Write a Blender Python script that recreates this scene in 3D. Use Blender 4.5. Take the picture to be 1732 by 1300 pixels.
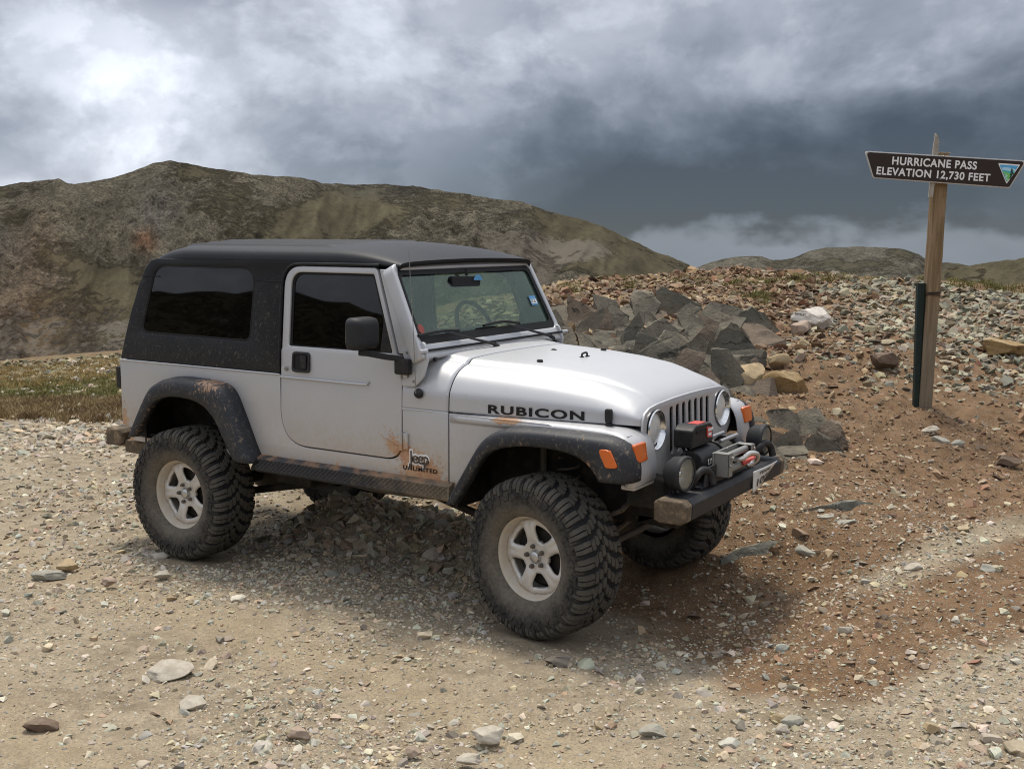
import bpy, bmesh, math, random
import numpy as np
from mathutils import Vector, Matrix, Euler
random.seed(7); np.random.seed(7)
for _o in list(bpy.data.objects): bpy.data.objects.remove(_o)
SC = bpy.context.scene
COL = SC.collection

# ------------------------------------------------------------------ camera
# World frame: the car stands on z=0, front axle at x=0, nose towards +X, passenger side at -Y.
CAM = np.array([2.9265, -5.6218, 2.0736])
RIGHT = np.array([0.84395, 0.53641, 0.00360])
DOWN = np.array([0.07378, -0.10943, -0.99125])
FWD = np.array([-0.53132, 0.83683, -0.13193])
FPX, PW, PH = 1901.18, 1732.0, 1300.0
cam = bpy.data.cameras.new('camera'); camo = bpy.data.objects.new('camera', cam); COL.objects.link(camo)
cam.sensor_fit = 'HORIZONTAL'; cam.sensor_width = 36.0; cam.lens = 36.0 * FPX / PW
cam.clip_start = 0.05; cam.clip_end = 12000
camo.matrix_world = Matrix(((RIGHT[0], -DOWN[0], -FWD[0], CAM[0]), (RIGHT[1], -DOWN[1], -FWD[1], CAM[1]),
                            (RIGHT[2], -DOWN[2], -FWD[2], CAM[2]), (0, 0, 0, 1)))
SC.camera = camo
FH = np.array([FWD[0], FWD[1], 0.0]); FH /= np.linalg.norm(FH)
RH = np.array([FH[1], -FH[0], 0.0])
def ray(u, v):
    return RIGHT * ((u - PW / 2) / FPX) + DOWN * ((v - PH / 2) / FPX) + FWD
def at(u, v, depth):
    return CAM + ray(u, v) * depth

# ------------------------------------------------------------------ light and exposure
SC.render.engine = 'CYCLES'
SC.cycles.use_denoising = True
SC.cycles.max_bounces = 8; SC.cycles.transparent_max_bounces = 16
SC.cycles.sample_clamp_indirect = 6.0; SC.cycles.filter_width = 1.05
SC.view_settings.view_transform = 'Standard'; SC.view_settings.look = 'None'
SC.view_settings.gamma = 1.0; SC.view_settings.use_curve_mapping = False
SC.view_settings.exposure = 1.20
SUN_DIR = Vector((-0.34, 0.27, 1.15)).normalized()      # towards the sun
sun = bpy.data.lights.new('sun', 'SUN'); sun.energy = 1.5; sun.angle = math.radians(12); sun.color = (1.0, 0.93, 0.82)
suno = bpy.data.objects.new('sun', sun); COL.objects.link(suno); suno.location = (-20, 12, 30)
suno.rotation_euler = (-SUN_DIR).to_track_quat('-Z', 'Y').to_euler()

# ------------------------------------------------------------------ shader graph helper
class S:
    """A socket with arithmetic."""
    def __init__(s, g, sock): s.g = g; s.s = sock
    def _m(s, op, *o): return s.g.math(op, s, *o)
    def __add__(s, o): return s._m('ADD', o)
    __radd__ = __add__
    def __sub__(s, o): return s._m('SUBTRACT', o)
    def __rsub__(s, o): return s.g.math('SUBTRACT', o, s)
    def __mul__(s, o): return s._m('MULTIPLY', o)
    __rmul__ = __mul__
    def __truediv__(s, o): return s._m('DIVIDE', o)
    def __neg__(s): return s._m('MULTIPLY', -1.0)
class G:
    def __init__(g, tree):
        g.t = tree; g.n = tree.nodes; g.l = tree.links
    def put(g, inp, val):
        if isinstance(val, S): g.l.new(val.s, inp)
        elif val is not None:
            if isinstance(val, (tuple, list)) and len(val) == 3 and inp.type == 'RGBA': val = (*val, 1.0)
            inp.default_value = val
    def node(g, typ, ins=None, out=0, **kw):
        n = g.n.new(typ)
        for k, v in kw.items(): setattr(n, k, v)
        for k, v in (ins or {}).items(): g.put(n.inputs[k], v)
        return S(g, n.outputs[out])
    def math(g, op, *a):
        n = g.n.new('ShaderNodeMath'); n.operation = op
        for i, v in enumerate(a): g.put(n.inputs[i], v)
        return S(g, n.outputs[0])
    def clamp(g, a): 
        n = g.n.new('ShaderNodeMath'); n.operation = 'ADD'; n.use_clamp = True
        g.put(n.inputs[0], a); n.inputs[1].default_value = 0; return S(g, n.outputs[0])
    def step(g, a, lo, hi, t0=0.0, t1=1.0):
        return g.node('ShaderNodeMapRange', {0: a, 1: lo, 2: hi, 3: t0, 4: t1}, interpolation_type='SMOOTHSTEP')
    def vmath(g, op, a, b=None, out=0):
        n = g.n.new('ShaderNodeVectorMath'); n.operation = op
        g.put(n.inputs[0], a)
        if b is not None:
            if op == 'SCALE': g.put(n.inputs['Scale'], b)
            else: g.put(n.inputs[1], b)
        return S(g, n.outputs[out])
    def dot(g, a, b): return g.vmath('DOT_PRODUCT', a, b, 1)
    def xyz(g, v):
        n = g.n.new('ShaderNodeSeparateXYZ'); g.put(n.inputs[0], v); return [S(g, o) for o in n.outputs]
    def vec(g, x, y, z):
        return g.node('ShaderNodeCombineXYZ', {0: x, 1: y, 2: z})
    def noise(g, vec, scale, detail=4, rough=0.55, dist=0.0, out=0, lac=2.0):
        return g.node('ShaderNodeTexNoise', {'Vector': vec, 'Scale': scale, 'Detail': detail, 'Roughness': rough, 'Distortion': dist, 'Lacunarity': lac}, out)
    def voro(g, vec, scale, feature='F1', out=0, rnd=1.0):
        return g.node('ShaderNodeTexVoronoi', {'Vector': vec, 'Scale': scale, 'Randomness': rnd}, out, feature=feature)
    def mix(g, f, a, b, blend='MIX'):
        n = g.n.new('ShaderNodeMix'); n.data_type = 'RGBA'; n.blend_type = blend; n.clamp_factor = True
        g.put(n.inputs[0], f); g.put(n.inputs[6], a); g.put(n.inputs[7], b); return S(g, n.outputs[2])
    def ramp(g, f, stops, mode='LINEAR'):
        n = g.n.new('ShaderNodeValToRGB'); cr = n.color_ramp; cr.interpolation = mode
        while len(cr.elements) < len(stops): cr.elements.new(0.5)
        for e, (p, c) in zip(cr.elements, stops):
            e.position = p; e.color = (*c, 1.0) if len(c) == 3 else c
        g.put(n.inputs[0], f); return S(g, n.outputs[0])
    def bump(g, h, strength=0.4, dist=0.01, normal=None):
        ins = {'Height': h, 'Strength': strength, 'Distance': dist}
        if normal is not None: ins['Normal'] = normal
        return g.node('ShaderNodeBump', ins)
    def attr(g, name, out=0, typ='GEOMETRY'):
        return g.node('ShaderNodeAttribute', {}, out, attribute_name=name, attribute_type=typ)
    def pos(g): return g.node('ShaderNodeNewGeometry', {}, 0)
    def normal(g): return g.node('ShaderNodeNewGeometry', {}, 1)
    def obj(g): return g.node('ShaderNodeTexCoord', {}, 3)
MATS = {}
def material(name, fn):
    m = bpy.data.materials.new(name); m.use_nodes = True; t = m.node_tree; t.nodes.clear()
    g = G(t); out = t.nodes.new('ShaderNodeOutputMaterial'); sh = fn(g)
    t.links.new(sh.s, out.inputs['Surface']); MATS[name] = m; return m
def pbr(g, **k):
    names = {'col': 'Base Color', 'rough': 'Roughness', 'metal': 'Metallic', 'normal': 'Normal', 'coat': 'Coat Weight', 'coatr': 'Coat Roughness',
             'spec': 'Specular IOR Level', 'trans': 'Transmission Weight', 'ior': 'IOR', 'emit': 'Emission Color', 'estr': 'Emission Strength', 'sub': 'Subsurface Weight'}
    return g.node('ShaderNodeBsdfPrincipled', {names[a]: b for a, b in k.items()})

# ------------------------------------------------------------------ world: Nishita sky behind a storm ceiling
world = bpy.data.worlds.new('World'); SC.world = world; world.use_nodes = True
wt = world.node_tree; wt.nodes.clear(); g = G(wt)
_dir = g.node('ShaderNodeTexCoord', {}, 0)
dx, dy, dz = g.xyz(_dir)
az = g.math('ARCTAN2', g.dot(_dir, tuple(RH)), g.dot(_dir, tuple(FH)))
el = g.math('ARCSINE', dz)
# cloud-space coordinates: squashed vertically so that the cloud masses lie in banks
cv = g.vec(dx, dy, dz * 1.5)
w1 = g.noise(cv, 3.0, 3, 0.5) - 0.5
w2 = g.noise(g.vmath('ADD', cv, (7.3, 2.1, 4.4)), 3.4, 3, 0.5) - 0.5
cw = g.vmath('ADD', cv, g.vec(w1 * 0.10, w2 * 0.10, w1 * 0.08))
n_big = g.noise(cw, 5.0, 3, 0.45)
n_mid = g.noise(g.vmath('ADD', cw, (3.1, 8.2, 1.7)), 12.0, 4, 0.50)
n_puff = g.noise(g.vmath('ADD', cw, (5.5, 1.2, 9.7)), 27.0, 5, 0.52)
a_ = az + w2 * 0.20 + (n_mid - 0.5) * 0.12 + (n_puff - 0.5) * 0.04
e_ = el + w1 * 0.07 + (n_mid - 0.5) * 0.08 + (n_puff - 0.5) * 0.03
def blob(a0, e0, ra, re, amp):
    x = (a_ - a0) / ra; y = (e_ - e0) / re
    return g.math('EXPONENT', -(x * x + y * y)) * amp
# the storm bank: dark to the right and low, thinning to the left and upwards; brighter cloud overhead
storm = g.step(a_ - e_ * 0.30, -0.36, 0.08) * g.step(e_ - a_ * 0.05, 0.265, 0.050)
lum = 0.60 - storm * 0.515
lum = lum + blob(-0.325, 0.105, 0.105, 0.075, 0.26) + blob(-0.05, 0.170, 0.14, 0.06, 0.16) + blob(0.40, 0.165, 0.14, 0.030, 0.14) + blob(0.22, 0.145, 0.06, 0.025, 0.06)
lum = lum - blob(-0.30, 0.205, 0.17, 0.030, 0.17) - blob(-0.18, 0.105, 0.06, 0.06, 0.10) - blob(-0.43, 0.080, 0.07, 0.040, 0.14) - blob(0.10, 0.055, 0.25, 0.03, 0.02)
n_e1 = g.noise(g.vmath('ADD', cw, (2.2, 4.7, 3.9)), 6.5, 9, 0.56)
n_e2 = g.noise(g.vmath('ADD', cw, (8.1, 0.7, 6.3)), 15.0, 8, 0.58)
detail = (n_big - 0.5) * 0.30 + (n_mid - 0.5) * 0.34 + (n_puff - 0.5) * 0.26
lum = lum * (1.0 + detail * 1.2) * (0.85 + 0.29 * g.step(n_e1, 0.45, 0.58)) * (0.92 + 0.16 * g.step(n_e2, 0.47, 0.60))
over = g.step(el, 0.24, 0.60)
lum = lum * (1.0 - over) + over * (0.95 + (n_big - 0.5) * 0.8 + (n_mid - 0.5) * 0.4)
# paler gap between the bank and the far hills
e2 = el + (n_mid - 0.5) * 0.075 + (n_big - 0.5) * 0.05 + (n_puff - 0.5) * 0.03
gap = g.step(e2, 0.012, -0.008) * g.step(az, -0.02, 0.12)
lum = lum * (1.0 - gap) + gap * (0.24 + (n_mid - 0.5) * 0.14)
lum = g.math('MAXIMUM', lum, 0.070)
tint = g.ramp(lum, [(0.0, (0.74, 0.93, 1.24)), (0.18, (0.82, 0.95, 1.17)), (0.5, (0.93, 0.985, 1.13)), (0.9, (0.95, 1.0, 1.10))])
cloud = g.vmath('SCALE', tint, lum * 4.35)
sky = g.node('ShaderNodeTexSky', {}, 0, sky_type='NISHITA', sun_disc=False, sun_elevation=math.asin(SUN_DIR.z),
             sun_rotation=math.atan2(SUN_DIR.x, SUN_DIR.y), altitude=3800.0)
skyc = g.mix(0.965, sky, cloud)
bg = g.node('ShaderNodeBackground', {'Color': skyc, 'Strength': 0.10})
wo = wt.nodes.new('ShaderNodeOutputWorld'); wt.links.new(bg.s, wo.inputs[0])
world.cycles.sampling_method = 'MANUAL'; world.cycles.sample_map_resolution = 512

# ------------------------------------------------------------------ mesh and object helpers
def tag(o, label=None, cat=None, group=None, kind=None):
    if label: o['label'] = label
    if cat: o['category'] = cat
    if group: o['group'] = group
    if kind: o['kind'] = kind
    return o
def link(name, me, mat=None, parent=None):
    o = bpy.data.objects.new(name, me); COL.objects.link(o)
    if mat is not None and me is not None:
        me.materials.clear()
        for m in (mat if isinstance(mat, (list, tuple)) else [mat]): me.materials.append(MATS[m] if isinstance(m, str) else m)
    if parent: o.parent = parent
    return o
def empty(name, loc=(0, 0, 0), rz=0.0, parent=None):
    o = bpy.data.objects.new(name, None); o.empty_display_size = 0.1; COL.objects.link(o)
    o.location = loc; o.rotation_euler = (0, 0, rz); o.parent = parent; return o
def np_mesh(name, V, F, smooth=False):
    """V (n,3) array, F (m,k) int array of one polygon size."""
    V = np.asarray(V, np.float32); F = np.asarray(F, np.int32); k = F.shape[1]
    me = bpy.data.meshes.new(name)
    me.vertices.add(len(V)); me.vertices.foreach_set('co', V.ravel())
    me.loops.add(F.size); me.loops.foreach_set('vertex_index', F.ravel())
    me.polygons.add(len(F)); me.polygons.foreach_set('loop_start', np.arange(len(F), dtype=np.int32) * k)
    me.polygons.foreach_set('loop_total', np.full(len(F), k, np.int32))
    me.polygons.foreach_set('use_smooth', np.full(len(F), smooth, bool))
    me.update(calc_edges=True); return me
def grid_faces(nu, nv, closed_u=False, closed_v=False):
    F = []
    for i in range(nu if closed_u else nu - 1):
        for j in range(nv if closed_v else nv - 1):
            F.append((i * nv + j, i * nv + (j + 1) % nv, ((i + 1) % nu) * nv + (j + 1) % nv, ((i + 1) % nu) * nv + j))
    return F
class MB:
    def __init__(s): s.v = []; s.f = []; s.mi = []
    def add(s, V, F, mi=0):
        b = len(s.v); s.v += [tuple(map(float, p)) for p in V]; s.f += [tuple(b + i for i in q) for q in F]; s.mi += [mi] * len(F); return s
    def box(s, x0, x1, y0, y1, z0, z1, mi=0):
        V = [(x, y, z) for x in (x0, x1) for y in (y0, y1) for z in (z0, z1)]
        return s.add(V, [(0, 1, 3, 2), (4, 6, 7, 5), (0, 4, 5, 1), (2, 3, 7, 6), (0, 2, 6, 4), (1, 5, 7, 3)], mi)
    def hexa(s, P, mi=0):
        """8 points: bottom loop 0-3, top loop 4-7."""
        return s.add(P, [(3, 2, 1, 0), (4, 5, 6, 7), (0, 1, 5, 4), (1, 2, 6, 5), (2, 3, 7, 6), (3, 0, 4, 7)], mi)
    def loft(s, secs, closed=True, caps=True, mi=0):
        n = len(secs[0]); V = [p for q in secs for p in q]; F = grid_faces(len(secs), n, False, closed)
        if caps and closed: F += [tuple(range(n))[::-1], tuple(range((len(secs) - 1) * n, len(secs) * n))]
        return s.add(V, F, mi)
    def tube(s, path, r, n=8, caps=True, closed=False, mi=0):
        P = [Vector(p) for p in path]; rs = r if isinstance(r, (list, tuple)) else [r] * len(P); secs = []; up = None
        for i, p in enumerate(P):
            if closed: d = P[(i + 1) % len(P)] - P[i - 1]
            else: d = P[min(i + 1, len(P) - 1)] - P[max(i - 1, 0)]
            d.normalize()
            if up is None: up = Vector((0, 0, 1)) if abs(d.z) < 0.9 else Vector((1, 0, 0))
            a = d.cross(up).normalized(); b = a.cross(d).normalized(); up = b
            secs.append([p + a * (rs[i] * math.cos(t * 2 * math.pi / n)) + b * (rs[i] * math.sin(t * 2 * math.pi / n)) for t in range(n)])
        if closed:
            V = [q for c in secs for q in c]; return s.add(V, grid_faces(len(secs), n, True, True), mi)
        return s.loft(secs, True, caps, mi)
    def lathe(s, prof, n=32, o=(0, 0, 0), axis='y', mi=0, closed=False):
        """prof: (radius, height along axis)."""
        V = []
        for i in range(n):
            c, q = math.cos(2 * math.pi * i / n), math.sin(2 * math.pi * i / n)
            for r, h in prof:
                p = {'y': (r * c, h, r * q), 'x': (h, r * c, r * q), 'z': (r * c, r * q, h)}[axis]
                V.append((o[0] + p[0], o[1] + p[1], o[2] + p[2]))
        return s.add(V, grid_faces(n, len(prof), True, closed), mi)
    def cyl(s, a, b, r, n=16, mi=0): return s.tube([a, b], r, n, True, False, mi)
    def mesh(s, name, smooth=35):
        me = bpy.data.meshes.new(name); me.from_pydata(s.v, [], s.f)
        me.polygons.foreach_set('material_index', s.mi); bm = bmesh.new(); bm.from_mesh(me)
        bmesh.ops.recalc_face_normals(bm, faces=bm.faces); bm.to_mesh(me); bm.free()
        if smooth:
            me.polygons.foreach_set('use_smooth', [True] * len(me.polygons)); me.set_sharp_from_angle(angle=math.radians(smooth))
        me.update(); return me
    def build(s, name, mat, parent=None, smooth=35, bevel=0, seg=2, sub=0, xf=None):
        if xf: s.v = [tuple(xf(*p)) for p in s.v]
        o = link(name, s.mesh(name, smooth), mat, parent)
        if bevel:
            m = o.modifiers.new('bevel', 'BEVEL'); m.width = bevel; m.segments = seg; m.limit_method = 'ANGLE'; m.angle_limit = math.radians(32); m.harden_normals = True
        if sub:
            m = o.modifiers.new('sub', 'SUBSURF'); m.levels = sub; m.render_levels = sub
        return o
def rounded(pts, r, n=6):
    """Round the corners of a closed polygon; r a number or one per corner."""
    out = []; N = len(pts); rr = r if isinstance(r, (list, tuple)) else [r] * N
    for i in range(N):
        p = Vector(pts[i]); a = Vector(pts[i - 1]) - p; b = Vector(pts[(i + 1) % N]) - p
        if rr[i] <= 0: out.append(tuple(p)); continue
        la, lb = a.length, b.length; a /= la; b /= lb
        ang = math.acos(max(-1, min(1, a.dot(b)))); t = min(rr[i] / max(math.tan(ang / 2), 1e-4), la * 0.49, lb * 0.49)
        p0, p1 = p + a * t, p + b * t
        for k in range(n + 1):
            q = k / n; out.append(tuple((p0 * (1 - q) + p * q) * (1 - q) + (p * (1 - q) + p1 * q) * q))
    return out
def plate_mesh(name, outer, holes, thick, bevel, fn, smooth=40):
    """A flat plate with holes: 2-D outline, mapped to 3-D by fn(a, b, d), d in -thick/2..thick/2."""
    cu = bpy.data.curves.new('tmp', 'CURVE'); cu.dimensions = '2D'; cu.fill_mode = 'BOTH'; cu.extrude = max(thick / 2 - bevel, 0.0001); cu.bevel_depth = bevel; cu.bevel_resolution = 2; cu.offset = -bevel
    for loop in [outer] + list(holes):
        sp = cu.splines.new('POLY'); sp.points.add(len(loop) - 1); sp.use_cyclic_u = True
        for q, p in zip(sp.points, loop): q.co = (p[0], p[1], 0, 1)
    o = bpy.data.objects.new('tmp', cu); COL.objects.link(o)
    dg = bpy.context.evaluated_depsgraph_get(); dg.update()
    me = bpy.data.meshes.new_from_object(o.evaluated_get(dg)); me.name = name
    bpy.data.objects.remove(o); bpy.data.curves.remove(cu)
    bm = bmesh.new(); bm.from_mesh(me); bmesh.ops.remove_doubles(bm, verts=bm.verts, dist=0.0002)
    for v in bm.verts: v.co = fn(v.co.x, v.co.y, v.co.z)
    bmesh.ops.recalc_face_normals(bm, faces=bm.faces); bm.to_mesh(me); bm.free()
    me.polygons.foreach_set('use_smooth', [True] * len(me.polygons)); me.set_sharp_from_angle(angle=math.radians(smooth)); me.update()
    return me
def plate(name, outer, holes, thick, bevel, fn, mat, parent=None, smooth=40):
    return link(name, plate_mesh(name, outer, holes, thick, bevel, fn, smooth), mat, parent)
def text_mesh(body, size, extrude, fn, bold=0.0, sx=1.0, spacing=1.0, align='LEFT'):
    cu = bpy.data.curves.new('tmp', 'FONT'); cu.body = body; cu.size = size; cu.extrude = extrude; cu.offset = bold; cu.space_character = spacing; cu.align_x = align; cu.resolution_u = 6
    o = bpy.data.objects.new('tmp', cu); COL.objects.link(o)
    dg = bpy.context.evaluated_depsgraph_get(); dg.update()
    me = bpy.data.meshes.new_from_object(o.evaluated_get(dg)); bpy.data.objects.remove(o); bpy.data.curves.remove(cu)
    for v in me.vertices: v.co = fn(v.co.x * sx, v.co.y, v.co.z)
    me.update(); return me

# ------------------------------------------------------------------ numpy noise
def _hash(ix, iy, seed):
    h = (ix.astype(np.int64) * 374761393 + iy.astype(np.int64) * 668265263 + seed * 974634777) & 0x7fffffff
    h = ((h ^ (h >> 13)) * 1274126177) & 0x7fffffff
    return ((h ^ (h >> 16)) & 0xffff) / 65535.0
def vnoise(x, y, seed=0):
    ix, iy = np.floor(x), np.floor(y); fx, fy = x - ix, y - iy
    fx = fx * fx * fx * (fx * (fx * 6 - 15) + 10); fy = fy * fy * fy * (fy * (fy * 6 - 15) + 10)
    a, b, c, d = _hash(ix, iy, seed), _hash(ix + 1, iy, seed), _hash(ix, iy + 1, seed), _hash(ix + 1, iy + 1, seed)
    return (a * (1 - fx) + b * fx) * (1 - fy) + (c * (1 - fx) + d * fx) * fy
def fbm(x, y, octv=5, seed=0, gain=0.5):
    x = np.asarray(x, float); y = np.asarray(y, float); s = 0; a = 1; t = 0
    for k in range(octv):
        s = s + a * (vnoise(x, y, seed + k * 17) - 0.5); t += a; a *= gain; x, y = (x * 1.62 - y * 1.18) + 5.3, (x * 1.18 + y * 1.62) + 1.7
    return s / t * 2
def sstep(x, a, b):
    t = np.clip((np.asarray(x, float) - a) / (b - a), 0, 1); return t * t * (3 - 2 * t)
# ------------------------------------------------------------------ land materials
def earth(g):
    p = g.pos(); z = g.attr('zone', 0); rr, gg, bb = g.xyz(z)
    n1 = g.noise(p, 1.3, 6, 0.6); n2 = g.noise(p, 9.0, 6, 0.65); n3 = g.noise(p, 70.0, 4, 0.6); n4 = g.noise(p, 260.0, 2, 0.5)
    tan = g.mix(g.step(n2, 0.30, 0.70), (0.185, 0.146, 0.098), (0.325, 0.268, 0.190))
    tan = g.mix(g.step(n1, 0.40, 0.70) * 0.6, tan, (0.375, 0.312, 0.222))
    brn = g.mix(g.step(n2, 0.30, 0.70), (0.118, 0.070, 0.037), (0.205, 0.126, 0.070))
    grn = g.mix(g.step(n2, 0.3, 0.7), (0.10, 0.105, 0.05), (0.20, 0.175, 0.075))
    far = g.mix(g.step(n2, 0.3, 0.7), (0.10, 0.085, 0.06), (0.19, 0.16, 0.11))
    wob = (n2 - 0.5) * 0.9
    py = g.xyz(p)[1] + g.xyz(p)[0] * 0.12 + (n1 - 0.5) * 0.5
    rut = g.math('EXPONENT', -((py + 1.75) / 0.22) * ((py + 1.75) / 0.22)) + g.math('EXPONENT', -((py + 3.15) / 0.26) * ((py + 3.15) / 0.26))
    tan = g.mix(g.clamp(rut * 0.55), tan, (0.345, 0.272, 0.175))
    c = g.mix(g.clamp(g.step(rr + wob * 0.6, 0.25, 0.75)), tan, brn)
    c = g.mix(g.clamp(g.step(gg + wob, 0.35, 0.7)), c, grn)
    c = g.mix(bb, c, far)
    c = g.mix(g.step(n3, 0.50, 0.72) * 0.55, c, g.vmath('SCALE', c, 1.5))
    c = g.mix(g.step(n4, 0.55, 0.75) * 0.5, c, g.vmath('SCALE', c, 0.55))
    cells = g.voro(p, 85.0, 'F1'); rnd = g.xyz(g.voro(p, 85.0, 'F1', 1))[0]
    peb = g.step(cells, 0.0075, 0.0035) * 0.0 + g.step(cells, 0.55, 0.30) * g.step(rnd, 0.45, 0.55)
    c = g.mix(peb * 0.55, c, g.mix(rnd, (0.36, 0.29, 0.20), (0.22, 0.20, 0.16)))
    cell2 = g.voro(p, 190.0, 'F1'); rnd2 = g.xyz(g.voro(p, 190.0, 'F1', 1))[1]
    peb2 = g.step(cell2, 0.55, 0.32) * g.step(rnd2, 0.25, 0.40)
    c = g.mix(peb2 * 0.5, c, g.mix(rnd2, g.vmath('SCALE', c, 0.6), g.vmath('SCALE', c, 1.75)))
    h = n2 * 0.5 + n3 * 0.35 + n4 * 0.12 + peb * 0.30 + peb2 * 0.16
    return pbr(g, col=c, rough=0.95, spec=0.15, normal=g.bump(h, 0.9, 0.012))
material('earth', earth)
def stone_shader(colsock):
    def f(g):
        c = colsock(g); p = g.pos()
        n = g.noise(p, 22.0, 5, 0.65); n2 = g.noise(p, 130.0, 3, 0.6)
        c = g.mix(g.step(n, 0.35, 0.70) * 0.45, c, g.vmath('SCALE', c, 0.55))
        c = g.mix(g.step(n2, 0.5, 0.75) * 0.4, c, g.vmath('SCALE', c, 1.35))
        nz = g.xyz(g.normal())[2]
        c = g.mix(g.step(nz, 0.55, 0.95) * g.step(n, 0.42, 0.62) * 0.35, c, (0.34, 0.28, 0.20))
        return pbr(g, col=c, rough=0.88, spec=0.25, normal=g.bump(n * 0.6 + n2 * 0.4, 0.7, 0.006))
    return f
material('stone_scatter', stone_shader(lambda g: g.attr('col', 0)))
material('stone', stone_shader(lambda g: g.node('ShaderNodeObjectInfo', {}, 1)))
def crag(c0, c1, c2, lich):
    def f(g):
        p = g.pos(); n = g.noise(p, 1.6, 6, 0.6, 0.4); n2 = g.noise(p, 9.0, 7, 0.68); n3 = g.noise(p, 60, 4, 0.6)
        c = g.mix(g.step(n, 0.35, 0.62), c0, c1); c = g.mix(g.step(n2, 0.50, 0.68) * 0.75, c, c2)
        bed = g.noise(g.vec(g.xyz(p)[0] * 2.0 + n * 0.6, g.xyz(p)[1] * 2.0, g.xyz(p)[2] * 9.0 + n2 * 1.5), 1.6, 6, 0.65)
        ck = g.step(bed, 0.40, 0.33)
        c = g.mix(ck * 0.7, c, (0.035, 0.032, 0.026))
        c = g.mix(g.step(bed, 0.60, 0.68) * 0.45, c, lich)
        c = g.mix(g.step(n3, 0.55, 0.75) * 0.35, c, lich)
        nz = g.xyz(g.normal())[2]
        c = g.mix(g.step(nz, 0.5, 0.95) * g.step(n2, 0.40, 0.60) * 0.45, c, lich)
        return pbr(g, col=c, rough=0.85, spec=0.3, normal=g.bump(n2 * 0.8 + n3 * 0.25 - ck * 0.5, 1.0, 0.03))
    return f
material('crag_grey', crag((0.100, 0.094, 0.075), (0.160, 0.140, 0.106), (0.080, 0.064, 0.045), (0.27, 0.23, 0.16)))
material('crag_brown', crag((0.105, 0.080, 0.060), (0.150, 0.114, 0.082), (0.070, 0.052, 0.040), (0.24, 0.19, 0.135)))
material('crag_ochre', crag((0.27, 0.175, 0.075), (0.36, 0.25, 0.12), (0.17, 0.10, 0.05), (0.46, 0.38, 0.24)))
material('crag_pale', crag((0.46, 0.42, 0.37), (0.60, 0.56, 0.50), (0.30, 0.22, 0.16), (0.66, 0.63, 0.57)))
material('crag_red', crag((0.26, 0.115, 0.070), (0.33, 0.17, 0.11), (0.15, 0.07, 0.05), (0.36, 0.25, 0.17)))
material('crag_blue', crag((0.165, 0.165, 0.138), (0.225, 0.215, 0.17), (0.115, 0.108, 0.088), (0.33, 0.30, 0.23)))
def leafmat(c0, c1):
    def f(g):
        n = g.noise(g.pos(), 3.0, 3, 0.5); r = g.node('ShaderNodeNewGeometry', {}, 8)
        c = g.mix(g.step(n, 0.35, 0.65), c0, c1); c = g.mix(r * 0.5, c, g.vmath('SCALE', c, 1.6))
        return pbr(g, col=c, rough=0.8, spec=0.2)
    return f
material('grass_green', leafmat((0.125, 0.120, 0.042), (0.215, 0.185, 0.075)))
material('grass_dry', leafmat((0.165, 0.112, 0.056), (0.255, 0.190, 0.098)))
material('grass_straw', leafmat((0.28, 0.20, 0.08), (0.36, 0.27, 0.12)))
def mountain_mat(g):
    p = g.pos(); c = g.attr('col', 0)
    n1 = g.noise(p, 0.035, 7, 0.60); n2 = g.noise(p, 0.20, 8, 0.68); n3 = g.noise(p, 0.75, 7, 0.70); n4 = g.noise(p, 2.2, 4, 0.6)
    rk = g.attr('rock', 2); m = g.step(rk + (n1 - 0.5) * 1.0 + (n2 - 0.5) * 1.1, 0.36, 0.58)
    wv = g.vmath('ADD', p, g.vec(n2 * 9.0, n3 * 5.0, n2 * 7.0))
    slab = g.xyz(g.voro(wv, 0.16, 'F1', 1))[0]; slab2 = g.xyz(g.voro(wv, 0.45, 'F1', 1))[1]
    rock = g.mix(g.step(n3, 0.40, 0.60), (0.060, 0.057, 0.052), (0.160, 0.148, 0.126))
    rock = g.vmath('SCALE', rock, 0.62 + slab * 0.45 + slab2 * 0.35)
    rock = g.mix(g.step(n2, 0.55, 0.72) * 0.6, rock, (0.145, 0.128, 0.098))
    turf = g.mix(g.step(n2, 0.32, 0.66), (0.062, 0.058, 0.044), (0.090, 0.083, 0.062))
    turf = g.mix(g.step(n3, 0.50, 0.72) * 0.5, turf, (0.115, 0.102, 0.072))
    base = g.mix(m, turf, rock)
    px_, py_, pz_ = g.xyz(p); lat = g.dot(p, tuple(RH))
    stk = g.noise(g.vec(lat * 0.085 + pz_ * 0.075 + n2 * 0.5, pz_ * 0.018, 0.0), 1.0, 7, 0.62)
    base = g.mix(g.step(stk, 0.52, 0.36) * 0.24, base, g.vmath('SCALE', base, 0.45))
    base = g.mix(g.step(stk, 0.54, 0.68) * 0.35, base, g.vmath('SCALE', base, 1.6))
    base = g.mix(0.75, base, g.mix(1.0, base, g.vmath('SCALE', c, 9.5), 'MULTIPLY'))
    base = g.mix(g.step(n4, 0.54, 0.70) * (0.25 + 0.45 * m), base, (0.185, 0.168, 0.135))
    base = g.mix(g.step(n4, 0.46, 0.34) * (0.2 + m * 0.55), base, (0.020, 0.019, 0.017))
    sc = g.attr('scree', 2); sm = g.step(sc + (n2 - 0.5) * 1.2 + (n3 - 0.5) * 0.5, 0.42, 0.56)
    base = g.mix(sm * 0.85, base, g.mix(g.step(n4, 0.4, 0.62), (0.110, 0.095, 0.078), (0.178, 0.155, 0.126)))
    h = n2 * 3.0 * (m * 0.9 + 0.2) + n3 * 1.2 * (m + 0.15) + n4 * 0.5
    return pbr(g, col=base, rough=1.0, spec=0.03, normal=g.bump(h, 1.0, 1.0))
material('mountain', mountain_mat)

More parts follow.
